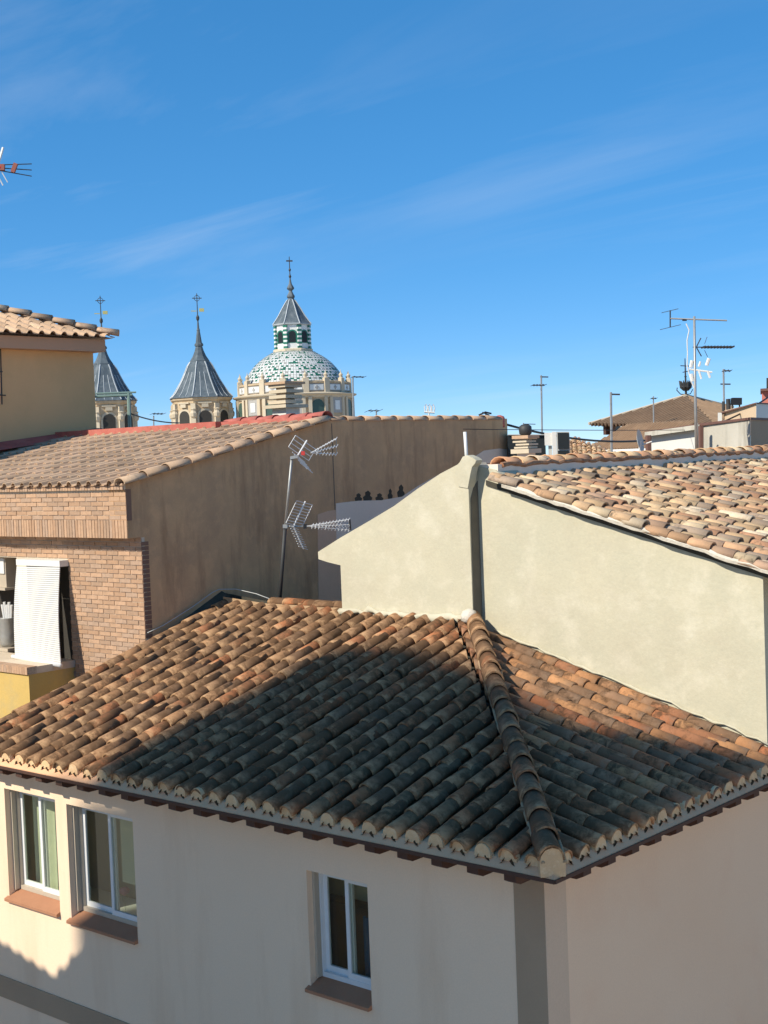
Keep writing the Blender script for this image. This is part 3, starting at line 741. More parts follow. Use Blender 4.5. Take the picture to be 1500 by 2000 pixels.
part('band_return_shade', MB().box(XB-.001, XB+.005, YO+.0, YO+.085, 8.50, 8.905), T['brown_brick'], bb)  # band end's shade put into the brown colour
# roof of interlocking tiles
rd = MB().add([(-16.5,YO-.06,zb(YO-.06)-.05),(XB+.02,YO-.06,zb(YO-.06)-.05),(XB+.02,YR+.05,zb(YR+.05)-.05),(-16.5,YR+.05,zb(YR+.05)-.05)], [(0,1,2,3)])
broof = part('roof', rd, T['concrete_tile'], bb)
t_s = s_tile('roof_tile', .215, .40); upB = Vector((0,1,SB)).normalized(); bi = []
for i in range(35):
    for c in range(12):
        y0 = YO-.09 + c*.325
        bi.append((t_s, frame((XB-.17-i*.2145, y0, zb(y0)-.035+.016), (1,0,0), upB) @ Matrix.Rotation(-.06, 4, 'X') @ jitter(.5)))
lay(bi, 295, 'roof_tile', T['concrete_tile'], broof, 'joined_roof_tiles')
t_v = barrel('verge_tile', .115, .098, .47, seg=7, h=.75); t_v.materials.append(T['concrete_tile'])
for c in range(10):
    y0 = YO-.10 + c*.385
    o = bpy.data.objects.new('verge_tile', t_v); o.matrix_basis = frame((XB+.01, y0, zb(y0)-.02), (1,0,0), upB) @ Matrix.Rotation(-.04, 4, 'X') @ jitter(.6); link(o, broof)
t_c = barrel('coping_tile', .12, .10, .44, seg=7, h=.7); t_c.materials.append(T['concrete_tile'])
y = YR+.05
while y < YE-.3:
    o = bpy.data.objects.new('coping_tile', t_c); o.matrix_basis = frame((XB-.10, y, 9.76), (1,0,0), (0,1,0)) @ Matrix.Rotation(-.03, 4, 'X') @ jitter(.6); link(o, bb); y += .39
t_rp = barrel('red_ridge_tile', .125, .105, .42, seg=7, h=.8); t_rp.materials.append(T['red_paint'])
for c in range(6):
    o = bpy.data.objects.new('red_ridge_tile', t_rp); o.matrix_basis = frame((XB-.02-c*.36, YR+.02, zb(YR)-.005), (0,-1,0), (-1,0,0)) @ Matrix.Rotation(-.03, 4, 'X') @ jitter(.6); link(o, broof)
part('red_end_cap', MB().lathe([(.10,-.14),(.10,0),(.08,.05),(.02,.075)], 10, (XB-.09, YE-.1, 9.76)), T['red_paint'], bb, smooth=True)
# red painted flashing along the top of the roof and the low back wall
rf = MB()
rf.box(XB-2.1, XB-.1, YR-.24, YR+.1, zb(YR-.1)-.02, zb(YR)+.02)
rf.box(-16.5, XB-2.1, YR-.35, YR-.05, zb(YR-.3)-.03, zb(YR-.1)+.05)
part('red_flashing', rf, T['red_paint'], broof)
part('back_parapet', MB().box(XB-1.25, XB-.95, YR+.25, YE-.6, 8.5, 9.80), T['brown_wall'], bb)
y = YR+.25
while y < YE-1:
    o = bpy.data.objects.new('coping_tile', t_c); o.matrix_basis = frame((XB-1.1, y, 9.79), (1,0,0), (0,1,0)) @ Matrix.Rotation(-.03, 4, 'X') @ jitter(.6); link(o, bb); y += .39
part('red_end_cap', MB().lathe([(.10,-.14),(.10,0),(.08,.05),(.02,.075)], 10, (XB-1.1, YR+.2, 9.80)), T['red_paint'], bb, smooth=True)
# blind over the window
bl_ = thing('roller_blind', 'white slatted roller blind hanging outside the brick wall window', 'blind', (-10.4, 2.8, 6.5))
tp0, tp1 = atY(33,1108,2.86), atY(117,1110,2.86); bt0, bt1 = atY(30,1279,2.66), atY(119,1296,2.66)
ns = 46
for i in range(ns):
    f_ = i/(ns-1); a = tp0.lerp(bt0, f_); b = tp1.lerp(bt1, f_); sag = -.05*math.sin(f_*math.pi)
    c = (a+b)/2 + Vector((0, sag*.6, 0)); hw = (b-a)/2
    part('slat', MB().obox(c, hw, (0,.006,.0), (0,0,(tp0.z-bt0.z)/ns*.43)), T['white_plastic'], bl_)
cords = MB()
for q in (.12, .38, .62, .88): cords.tube([tp0.lerp(tp1,q)+Vector((0,.012,0)), bt0.lerp(bt1,q)+Vector((0,.012,0))], .004, 4)
part('cord', cords, T['ac_grey'], bl_)
e = (bt1-bt0).normalized()
part('bottom_roll', MB().tube([bt0-e*.07+Vector((0,-.0,-.03)), bt1+Vector((0,0,-.03))], .03, 10), T['white_plastic'], bl_, smooth=True)
part('head_box', MB().box(tp0.x, tp1.x+.01, 2.85, YF, tp0.z+.03, tp0.z+.115), T['white_plastic'], bl_)
# yellow balcony parapet below the blind
yb0, yb1 = atY(56,1318,2.25), atY(0,1310,2.25)
yp = thing('balcony_parapet', 'yellow painted balcony parapet with brick coping under the roller blind', 'parapet', (-10.5, 2.6, 0))
part('parapet_wall', MB().box(yb1.x-2.0, yb0.x, 2.25, YF+.02, 3.0, yb0.z), T['yellow_wall'], yp)
cpm = MB().box(-.028, .028, -.0, .16, 0, .10).mesh('coping_brick'); cpm.materials.append(T['brick'])
for i in range(16):
    o = bpy.data.objects.new('coping_brick', cpm); o.matrix_basis = Matrix.Translation((yb0.x-.02-i*.0605, 2.22, yb0.z+.002)); link(o, yp)
part('coping_bed', MB().box(yb1.x-2.0, yb0.x+.008, 2.226, YF+.02, yb0.z, yb0.z+.095), T['joint'], yp)
# things in the dark recess at the left edge
p0 = atY(0,1086,YF+.12); p1 = atY(13,1147,YF+.12)
mbx = thing('wall_cabinet', 'pale metal cabinet hanging in the dark recess left of the blind', 'cabinet', (p1.x-.3, YF+.2, p1.z))
part('body', MB().box(p1.x-.7, p1.x, YF+.12, YF+.4, p1.z, p0.z), T['beige_metal'], mbx); part('door', MB().box(p1.x-.66, p1.x-.02, YF+.10, YF+.119, p1.z+.2, p0.z-.03), T['white_plastic'], mbx)
part('shelf', MB().box(p1.x-.8, p1.x+.06, YF+.05, YF+.45, p1.z-.04, p1.z-.002), T['beige_metal'], mbx)
q = atY(6,1264,YF+.1)
pot = thing('metal_pot', 'metal pot holding upright utensils on the recess ledge left of the blind', 'pot', (q.x, YF+.25, q.z))
part('body', MB().lathe([(.10,0),(.125,.05),(.13,.18),(.14,.42),(.145,.43),(.12,.42)], 14, (q.x, YF+.2, q.z)), T['steel'], pot, smooth=True)
ut = MB()
for k in range(5): ut.tube([(q.x+.03*k-.05, YF+.2, q.z+.2), (q.x+.06*k-.09, YF+.18, q.z+.62+.04*(k%2))], [.01,.022], 6)
part('utensil', ut, T['alu'], pot)
tag(part('ledge', MB().box(q.x-.8, q.x+.22, YF+.03, YF+.5, q.z-.05, q.z-.001), T['beige_metal']), 'pale ledge in the recess carrying the metal pot', 'ledge')
cbp = [atY(288,1236,3.02), atX(318,1222,-8.33), atX(345,1205,-8.33), atX(375,1186,-8.33), atX(400,1168,-8.33), atX(415,1157,-8.32), atX(428,1151,-8.3), Vector((-8.1,4.37,7.47)), Vector((-7.7,4.37,7.42)), Vector((-7.35,4.37,7.34))]
tag(part('cable', MB().tube(cbp, .006, 6), T['ac_grey'], smooth=True), 'slack white cable along the foot of the brown wall', 'cable')

# ------------------------------------------------------------------ tan house standing behind the brick building
XT = -14.7
tan = thing('tan_house', 'tan rendered house with broad fascia and tiled hip roof rising behind the brick building', 'house', (-16, 6, 0))
yr = atX(185,760,XT).y
part('wall', MB().box(-20, XT, -1.0, yr, 0, 11.3), T['tan_wall'], tan)
fz0, fz1 = atX(100,683,XT+.25).z, atX(100,659,XT+.25).z; yfz = atX(206,680,XT+.25).y
part('fascia', MB().box(-20.3, XT+.25, -1.3, yfz, fz0, fz1), T['tan_trim'], tan)
ST = .36; ye = yfz+.1; xe_ = XT+.36
troof = part('roof', MB().add([(xe_,-1.4,fz1+.02),(xe_,ye,fz1+.02),(xe_-3.2,ye-3.2,fz1+.02+ST*3.2),(xe_-3.2,-1.4,fz1+.02+ST*3.2)], [(0,1,2,3)]).add([(xe_,ye,fz1+.02),(xe_-6.4,ye,fz1+.02),(xe_-3.2,ye-3.2,fz1+.02+ST*3.2)], [(0,1,2)]), T['concrete_tile'], tan)
t_t = s_tile('roof_tile', .235, .40, .06); ti = []; upT = Vector((-1,0,ST)).normalized()
hipT = (Vector((xe_, ye, 0)), Vector((-1, 1, 0)).normalized())
for i in range(14):
    for c in range(9):
        x0 = xe_ + .05 - c*.32; y = ye-.12-i*.235
        mw = frame((x0, y, fz1+.045+ST*(xe_-x0)+.012), (0,-1,0), upT) @ Matrix.Rotation(-.04, 4, 'X')
        me = clipped(t_t, mw, [hipT]); ti.append((me, mw))
lay(ti, 200, 'roof_tile', T['concrete_tile'], troof, 'joined_roof_tiles')
t_h2 = barrel('hip_tile', .15, .12, .48, seg=7, h=.75); t_h2.materials.append(T['concrete_tile'])
hdir = Vector((-1,-1,ST)).normalized()
for c in range(10):
    p = Vector((xe_+.06, ye+.06, fz1+.07)) + hdir*(c*.40)
    o = bpy.data.objects.new('hip_tile', t_h2); o.matrix_basis = frame(p, (1,-1,0), hdir) @ Matrix.Rotation(-.04, 4, 'X') @ jitter(.8); link(o, troof)
fa, fb = atX(0,864,XT+.02), atX(188,836,XT+.02)
part('red_flashing', MB().prism([(fa.y-1.5,fa.z-.15),(fb.y+.05,fb.z),(fb.y+.05,fb.z-.4),(fa.y-1.5,fa.z-.5)], 'x', XT-.02, XT+.03).add([(XT+.03,fa.y-1.5,fa.z-.15),(XT+.35,fa.y-1.5,fa.z-.28),(XT+.35,fb.y+.1,fb.z-.10),(XT+.03,fb.y+.1,fb.z)], [(0,1,2,3)]), T['red_paint'], tan)
pi_ = atX(2,700,XT+.05)
gr_ = MB()
gr_.tube([atX(1,680,XT+.06), atX(4,790,XT+.06)], .012, 5); gr_.tube([atX(-8,771,XT+.06), atX(11,772,XT+.06)], .012, 5); gr_.tube([atX(-8,726,XT+.06), atX(5,726,XT+.06)], .010, 5)
tag(part('window_grille', gr_, T['dark_steel']), 'iron window grille end on the tan house wall', 'grille')

# ------------------------------------------------------------------ aerials
def V3(r=0, u=0, w=0): return Vector(RT)*r - Vector(DN)*u + Vector(FW)*w
aer = thing('tv_aerial', 'tilted mast with two corner reflector aerials in front of the brown wall', 'aerial', tuple(atY(545,1165,4.45)))
b0, b1, b2 = atY(545,1190,4.45), atY(557,1028,4.45), atY(570,893,4.45)
part('mast', MB().tube([b0, b1], .026, 8), T['dark_steel'], aer, smooth=True)
part('mast', MB().tube([b1-(b2-b1)*.04, b2], .016, 8), T['steel'], aer, smooth=True, label='thin pale upper mast tube')
def corner(base, spine_u, rod_u, spine_l, rod_l, nu, nl, boom_ends, start, sc, red=None):
    a = []
    sp = MB().tube([base, base+spine_u], .012, 5).tube([base, base+spine_l], .010, 5); part('reflector_spine', sp, T['alu'], aer)
    for k in range(nu):
        c = base+spine_u*((k+.5)/nu)
        part('reflector_rod', MB().tube([c-rod_u*.5, c+rod_u*.5], .0055, 5), T['alu'], aer)
    for sgn in (-.5, .5):
        part('reflector_edge', MB().tube([base+spine_u*(.5/nu)+rod_u*sgn, base+spine_u*((nu-.5)/nu)+rod_u*sgn], .0045, 4), T['alu'], aer)
    for k in range(nl):
        c = base+spine_l*((k+.6)/nl)
        part('reflector_rod', MB().tube([c-rod_l*.5, c+rod_l*.5], .0055, 5), T['alu'], aer)
    for en in boom_ends:
        part('director_boom', MB().tube([start, en], .006, 5), T['alu'], aer)
        d = en-start; n = int(d.length/.045)
        el = MB(); wv = V3(.25,.25,1).normalized()
        for k in range(2, n+1):
            c = start+d*(k/n); el.tube([c-wv*.05-V3(0,.012), c+wv*.05+V3(0,.012)], .0035, 4)
        part('director_elements', el, T['alu'], aer)
    ea, ez = boom_ends[0], boom_ends[-1]
    part('end_strap', MB().tube([ea, ez], .006, 5), T['steel'], aer)
u = .00115
A0 = b2 + V3(.075, .02, 0)
corner(A0, V3(.115,.205,.10), V3(.255,-.175,.16), V3(.12,-.17,.08), V3(.16,-.13,.12), 4, 5, [A0+V3(.50,.235,.22), A0+V3(.51,.14,.25), A0+V3(.50,.03,.27)], A0+V3(.17,.04,.08), 1)
part('dipole_box', MB().obox(A0+V3(.075,.03,-.05), V3(.024,0,0), V3(0,.026,0), V3(0,0,.02)), T['red_plastic'], aer)
part('clamp', MB().obox(b2+V3(.03,0,0), V3(.05,.01,0), V3(0,.02,0), V3(0,0,.03)), T['steel'], aer)
B0 = b1 + V3(.11, .0, 0)
corner(B0, V3(.15,.33,.10), V3(.20,-.055,.20), V3(.13,-.30,.08), V3(.11,-.05,.16), 9, 9, [B0+V3(.73,.09,.2), B0+V3(.74,.02,.22), B0+V3(.73,-.05,.24)], B0+V3(.16,.0,.05), 1)
part('dipole_box', MB().obox(B0+V3(.155,-.0,-.04), V3(.022,0,0), V3(0,.03,0), V3(0,0,.02)), T['black'], aer)
part('boom', MB().tube([b1-V3(.03,0,0), B0+V3(.16,0,.05)], .011, 6), T['steel'], aer)
part('clamp', MB().obox(b1, V3(.03,0,0), V3(0,.025,0), V3(0,0,.03)), T['steel'], aer)
part('end_reflector', MB().obox(B0+V3(.745,.02,.22), V3(.010,.0,0), V3(-.006,.072,0), V3(0,0,.03)), T['black'], aer)

def yagi(name, label, px, base_py, top_py, dd, booms, r=.02, group=None, mat='steel'):
    """a far mast with level yagi booms: booms = (py, left px, right px, n elements)"""
    k = dd/F_PX
    t = thing(name, label, 'aerial', tuple(far(px, base_py, dd)), group)
    part('mast', MB().tube([far(px+(base_py-top_py)*.03*.5, base_py, dd), far(px-(base_py-top_py)*.0, top_py, dd)], r, 6), T[mat], t)
    for py, xl, xr, n in booms:
        a, b = far(px+xl, py+xl*-.02, dd), far(px+xr, py+xr*.02, dd)
        part('boom', MB().tube([a, b], r*.7, 5), T['dark_steel'], t)
        if n:
            e = MB(); wv = (Vector(FW)*.8+Vector(RT)*.45+Vector((0,0,.25))).normalized()
            for q in range(n):
                c = a.lerp(b, q/max(1, n-1)); e.tube([c-wv*.16, c+wv*.16], r*.35, 4)
            part('elements', e, T['dark_steel'], t)
    return t
# big mast on the right
D = 24.0; bm3 = thing('aerial_mast', 'tall mast carrying three aerials beside the stained white wall', 'aerial', tuple(far(1361,885,D)))
part('mast', MB().tube([far(1361,890,D), far(1358,780,D), far(1356,618,D)], [.028,.024,.02], 7), T['steel'], bm3, smooth=True)
part('boom', MB().tube([far(1309,622,D), far(1420,626,D)], .014, 5), T['steel'], bm3)
part('folded_dipole', MB().tube([far(1309,606,D), far(1309,639,D)], .012, 5).tube([far(1292,611,D), far(1325,603,D)], .006, 4).tube([far(1289,644,D), far(1330,634,D)], .006, 4), T['dark_steel'], bm3)
part('junction_box', MB().obox(far(1337,625,D), V3(.035,0,0), V3(0,.014,0), V3(0,0,.02)), T['black'], bm3)
part('boom', MB().tube([far(1353,678,D), far(1432,678,D)], .010, 5), T['dark_steel'], bm3)
e = MB()
for q in range(10):
    c = far(1374+q*6.2, 678, D); e.obox(c, V3(.020,.004,0), V3(-.002,.012,0), V3(0,0,.10))
part('director_elements', e, T['dark_steel'], bm3)
part('reflector', MB().tube([far(1360,678,D), far(1369,660,D)], .010, 5).tube([far(1360,678,D), far(1370,696,D)], .010, 5).tube([far(1376,672,D),far(1381,658,D)], .005, 4).tube([far(1376,684,D),far(1382,697,D)], .005, 4), T['dark_steel'], bm3)
for (x0, y0, x1, y1, rr) in ((1349,718,1352,704,.03), (1365,716,1368,706,.018), (1380,714,1385,700,.03), (1350,730,1353,745,.03), (1365,724,1370,740,.018), (1382,724,1387,738,.022)):
    part('loop_element', MB().tube([far(x0,y0,D), far(x1,y1,D)], rr, 6), T['white_plastic'], bm3)
part('boom', MB().tube([far(1346,721,D), far(1391,727,D)], .016, 6), T['white_plastic'], bm3)
cab = [far(1340,632,D), far(1346,645,D), far(1342,665,D), far(1343,690,D), far(1342,715,D), far(1350,745,D), far(1357,760,D)]
part('cable', MB().tube(cab, .010, 5), T['white_plastic'], bm3)
yagi('roof_aerial', 'thin far aerial mast with two short booms left of the air conditioner', 1057, 880, 733, 45, [(736,-2,14,0), (752,-17,7,5)], .03)
yagi('roof_aerial', 'far aerial pole with one short boom above the lower brown roof', 1193, 900, 766, 40, [(770,-1,18,0)], .035)
yagi('roof_aerial', 'faint small aerial above the left slope of the brown hip roof', 1276, 885, 774, 60, [(778,-4,6,4)], .03)
yagi('roof_aerial', 'far aerial mast with crossbar beside the black box on the cream block', 1413, 800, 721, 38, [(724,0,14,3), (750,-6,14,0)], .028)
yagi('roof_aerial', 'thin aerial pole to the right of the tiled dome', 689, 830, 735, 50, [(736,0,22,3)], .03)
yagi('roof_aerial', 'tiny aerial between the two slate spires', 300, 850, 812, 50, [(808,-2,19,4)], .025)
yagi('roof_aerial', 'low flat aerial peeping over the coping right of the dome', 735, 830, 802, 30, [(802,-16,6,3)], .015)
yagi('roof_aerial', 'small aerial behind the slab chimney on the cream house ridge', 1022, 870, 826, 30, [(828,0,24,0)], .012)
wa = thing('loop_aerial', 'small white loop aerial standing above the brown wall coping', 'aerial', tuple(far(838,812,30)))
for k in range(3): part('loop', MB().tube([far(830+k*7,804,30), far(829+k*7,794,30), far(832+k*7,789,30), far(835+k*7,796,30), far(834+k*7,804,30)], .013, 5), T['white_plastic'], wa)
part('stem', MB().tube([far(829,805,30), far(849,806,30)], .02, 5).tube([far(838,806,30), far(838,830,30)], .015, 5), T['white_plastic'], wa)
sp_ = thing('dark_aerial', 'dark crooked aerial lying near the red capped wall end', 'aerial', tuple(far(950,812,30)))
part('arms', MB().tube([far(935,811,30), far(948,805,30), far(960,808,30)], .02, 5).tube([far(942,805,30), far(956,811,30)], .015, 5).tube([far(949,805,30), far(949,830,30)], .015, 5), T['black'], sp_)
# aerial reaching into view at the far left
D2 = 16.0; la = thing('bracket_aerial', 'aerial with red brackets reaching into the sky past the tan house roof', 'aerial', tuple(far(-30,560,D2)))
part('mast', MB().tube([far(-28,640,D2), far(-33,290,D2)], .02, 7), T['steel'], la)
part('boom', MB().tube([far(-35,326,D2), far(8,327,D2)], .022, 6), T['red_plastic'], la)
for y0, y1 in ((322,320), (328,332), (333,344)): part('director', MB().tube([far(0,y0,D2), far(62,y1,D2)], .006, 5), T['dark_steel'], la)
part('bracket', MB().obox(far(28,328,D2), V3(.02,-.008,0), V3(.018,.05,0), V3(0,0,.02)), flat('rusty_red', (.32,.10,.07), .6), la)
part('bracket', MB().obox(far(3,327,D2), V3(.035,0,0), V3(0,.034,0), V3(0,0,.02)), flat('rusty_red2', (.32,.10,.07), .6), la)
part('reflector', MB().tube([far(-4,322,D2), far(6,288,D2)], .014, 5).tube([far(3,335,D2), far(15,356,D2)], .006, 5).tube([far(-6,340,D2), far(6,362,D2)], .008, 5), T['alu'], la)

# ------------------------------------------------------------------ overhead cables
def cable(name, label, pts, r): tag(part(name, MB().tube(pts, r, 5), T['black'], smooth=True), label, 'cable')
def sag(a, b, s, n=14): return [a.lerp(b, k/n) - Vector((0,0,4*s*(k/n)*(1-k/n))) for k in range(n+1)]
cable('power_cable', 'thick black cable from the brown wall end towards the red block', sag(Vector((XB-.1, YE-.05, 9.70)), far(1520,762,38), .75, 24), .022)
cable('thin_cable', 'thin grey wire running level behind the air conditioner', sag(far(905,838,20), far(1480,838,30), .02), .006)
cable('short_cable', 'black cable sagging between the left spire post and the red roof edge', sag(far(255,808,30), far(350,826,34), .05), .016)

# ------------------------------------------------------------------ church: dome and two towers
DC = 130.0
def px2m(v, d=DC): return v*d/F_PX*1.03
church = thing('church_dome', 'round church dome with green and white glazed tiles and lantern on golden stone drum', 'dome', (*far(576,775,DC).xy, 0))
cz = far(576,775,DC); CX, CY, Z0 = cz.x, cz.y, cz.z            # cornice level
def up_(py): return px2m(775-py)
toward = math.atan2(CAM[1]-CY, CAM[0]-CX)
NB = 16; flat_green = flat('dark_green_glass', (.06,.11,.09), .4)
R1, R2, R3 = px2m(108), px2m(116), px2m(104)
part('drum', MB().lathe([(R1,-Z0),(R1,0)], 48, (CX,CY,Z0)), T['stone'], church)
part('cornice', MB().lathe([(R1,-px2m(7)),(R1+.12,-px2m(6)),(R1+.16,-px2m(3)),(R2,-px2m(1)),(R2+.05,px2m(1)),(R3,px2m(4))], 48, (CX,CY,Z0)), T['stone_pale'], church)
part('attic', MB().lathe([(R3,0),(R3,up_(756)),(R3+.1,up_(755)),(R3+.1,up_(752)),(R3-.5,up_(750))], 48, (CX,CY,Z0)), T['stone'], church)
for k in range(NB):
    a = toward + (k+.5)*2*math.pi/NB; ca, sa = math.cos(a), math.sin(a); rd_ = Vector((ca,sa,0)); tg = Vector((-sa,ca,0)); C0 = Vector((CX,CY,Z0))
    pn = MB().obox(C0+rd_*(R3+.02)+Vector((0,0,up_(761))), rd_*.18, tg*.26, (0,0,up_(750)*.5+.12))
    pn.lathe([(.22,0),(.25,.12),(.12,.2),(.2,.42),(.05,.62),(.01,.9)], 8, C0+rd_*(R3-.02)+Vector((0,0,up_(748))))
    part('pinnacle', pn, T['stone_pale'], church)
    for sgn in (-1, 1):
        part('pilaster', MB().obox(C0+rd_*(R1+.06)+tg*sgn*.30+Vector((0,0,-2.0)), rd_*.12, tg*.16, (0,0,1.72)), T['stone_pale'], church)
    a = toward + k*2*math.pi/NB; ca, sa = math.cos(a), math.sin(a); rd_ = Vector((ca,sa,0)); tg = Vector((-sa,ca,0))
    if (ca*(CAM[0]-CX)+sa*(CAM[1]-CY)) < -20: continue
    zc = up_(757)+.03
    pnl = part('panel', MB().obox(C0+rd_*(R3+.02)+Vector((0,0,up_(763))), rd_*.05, tg*.66, (0,0,.24)), T['glaze_white'], church)
    part('cross', MB().obox(C0+rd_*(R3+.08)+Vector((0,0,up_(763))), rd_*.03, tg*.19, (0,0,.055)).obox(C0+rd_*(R3+.083)+Vector((0,0,up_(763))), rd_*.03, tg*.06, (0,0,.19)), T['grey_panel'], pnl)
    part('panel_frame', MB().obox(C0+rd_*(R3+.01)+Vector((0,0,up_(763))), rd_*.04, tg*.76, (0,0,.32)), T['grey_panel'], pnl)
    zz = -px2m(24)
    if k % 2 == 0:
        part('drum_panel', MB().obox(C0+rd_*(R1-.02)+Vector((0,0,zz+.3)), rd_*.08, tg*.62, (0,0,.85)), T['grey_panel'], church)
        part('drum_window', MB().obox(C0+rd_*(R1+.05)+Vector((0,0,zz+.15)), rd_*.05, tg*.30, (0,0,.42)), T['glaze_white'], church)
    else:
        arch = MB(); pts = [(-.6,-1.2),(.6,-1.2),(.6,.2)]+[(.6*math.cos(t),.2+.6*math.sin(t)) for t in np.linspace(.2,2.94,8)]+[(-.6,.2)]
        arch.add([C0+rd_*(R1+.06)+tg*p[0]+Vector((0,0,zz-.1+p[1])) for p in pts]+[C0+rd_*(R1-.3)+tg*p[0]+Vector((0,0,zz-.1+p[1])) for p in pts], [tuple(range(len(pts)))]+[(i,(i+1)%len(pts),len(pts)+(i+1)%len(pts),len(pts)+i) for i in range(len(pts))])
        part('drum_window', arch, flat_green, church)
# glazed tile shell: every tile a facet, green and white by turns
prof = [(95,750),(91,741),(86,732),(79.5,723),(72,714.5),(63,706.5),(53,699.5),(42,693),(38,691)]
fine = []
for i in range(len(prof)-1):
    for q in range(3): f_ = q/3; fine.append((prof[i][0]*(1-f_)+prof[i+1][0]*f_, prof[i][1]*(1-f_)+prof[i+1][1]*f_))
fine.append(prof[-1])
nS = 110; V, Fc, mi = [], [], []
for i in range(len(fine)-1):
    (ra, ya), (rb_, yb_) = fine[i], fine[i+1]
    for k in range(nS):
        t0, t1 = 2*math.pi*(k+.06)/nS, 2*math.pi*(k+.94)/nS; b = len(V)
        lift = px2m(1.2)
        for r_, y_, t, li in ((ra,ya,t0,1),(ra,ya,t1,1),(rb_,yb_,t1,.2),(rb_,yb_,t0,.2)):
            V.append((CX+(px2m(r_)+lift*li)*math.cos(t), CY+(px2m(r_)+lift*li)*math.sin(t), Z0+up_(y_)))
        Fc.append((b,b+1,b+2,b+3)); ph = (i + 2*(k % 2)) % 4; dm = ((k+i) % 12 == 0) or ((k-i) % 12 == 0)
        mi.append(0 if (ph < 3 and not (dm and ph < 2)) or random.random() < .06 else (1 if (k//2+i//2) % 3 or dm else 2))
sm = bpy.data.meshes.new('glazed_tiles'); sm.from_pydata(V, [], Fc); sm.update()
for m in ('glaze_white', 'glaze_green', 'grey_panel'): sm.materials.append(T[m])
sm.polygons.foreach_set('material_index', mi)
so_ = bpy.data.objects.new('glazed_tiles', sm); link(so_, church); so_['kind'] = 'stuff'
part('dome_shell', MB().lathe([(px2m(r_), up_(y_)) for r_, y_ in prof], 48, (CX,CY,Z0)), T['glaze_green'], church, smooth=True)
# lantern
RL = px2m(34); lz = up_(690); oct0 = toward + math.pi/8
part('lantern_base', MB().lathe([(px2m(40),lz-.25),(px2m(40),lz+.12),(px2m(37),lz+.2)], 8, (CX,CY,Z0), oct0), T['stone_pale'], church)
lant = part('lantern', MB().lathe([(RL,lz+.1),(RL,up_(642))], 8, (CX,CY,Z0), oct0), T['glaze_white'], church)
for k in range(8):
    a = oct0 + k*math.pi/4; rd_ = Vector((math.cos(a),math.sin(a),0)); tg = Vector((-rd_.y,rd_.x,0)); C0 = Vector((CX,CY,Z0))
    hh = (up_(643)-lz-.2)/11
    for q in range(11):
        part('quoin', MB().obox(C0+rd_*(RL+.0)+Vector((0,0,lz+.2+hh*(q+.5))), rd_*.11, tg*(.17 if q % 2 else .20), (0,0,hh*.46)), T['glaze_white'] if q % 2 else T['glaze_green'], lant)
    a = toward + k*math.pi/4; rd_ = Vector((math.cos(a),math.sin(a),0)); tg = Vector((-rd_.y,rd_.x,0)); ri_ = RL*math.cos(math.pi/8)
    pts = [(-.30,0),(.30,0),(.30,.75)]+[(.30*math.cos(t),.75+.30*math.sin(t)) for t in np.linspace(.25,2.89,7)]+[(-.30,.75)]
    for s_, off, mt, nm in ((1.45,.012,'glaze_green','arch_surround'), (1.0,.03,'dark_grille','arch_window')):
        c_ = C0+rd_*(ri_+off)+Vector((0,0,lz+.75-(s_-1)*.15))
        part(nm, MB().add([c_+tg*p[0]*s_+Vector((0,0,p[1]*(1+(s_-1)*.4))) for p in pts], [tuple(range(len(pts)))]), T[mt], lant)
part('lantern_eave', MB().lathe([(px2m(34),up_(643)),(px2m(38.5),up_(641)),(px2m(38),up_(639))], 8, (CX,CY,Z0), oct0), T['lead'], church)
sprof = [(38.5,640),(33,633),(26,623),(19,611),(12,600),(7,593),(6,590),(8,588),(8,586),(4.5,580),(3,576),(7.5,572),(7,570),(3,563),(1.6,555),(1.4,550)]
part('lantern_spire', MB().lathe([(px2m(r_), up_(y_)) for r_, y_ in sprof], 8, (CX,CY,Z0), oct0), T['slate'], church)
seam = MB()
for k in range(8):
    a = oct0+k*math.pi/4; seam.tube([(CX+px2m(r_+.5)*math.cos(a), CY+px2m(r_+.5)*math.sin(a), Z0+up_(y_)) for r_, y_ in sprof[:6]], .05, 4)
part('seam', seam, T['lead'], church)
part('finial', MB().lathe([(px2m(1),up_(553)),(px2m(2.6),up_(549)),(px2m(1),up_(545)),(px2m(.9),up_(540)),(px2m(2.4),up_(537)),(px2m(.9),up_(533)),(px2m(.7),up_(512))], 8, (CX,CY,Z0)).obox((CX,CY,Z0+up_(520)), Vector(RT)*px2m(6), Vector(FW)*.06, (0,0,.06)), T['dark_steel'], church)

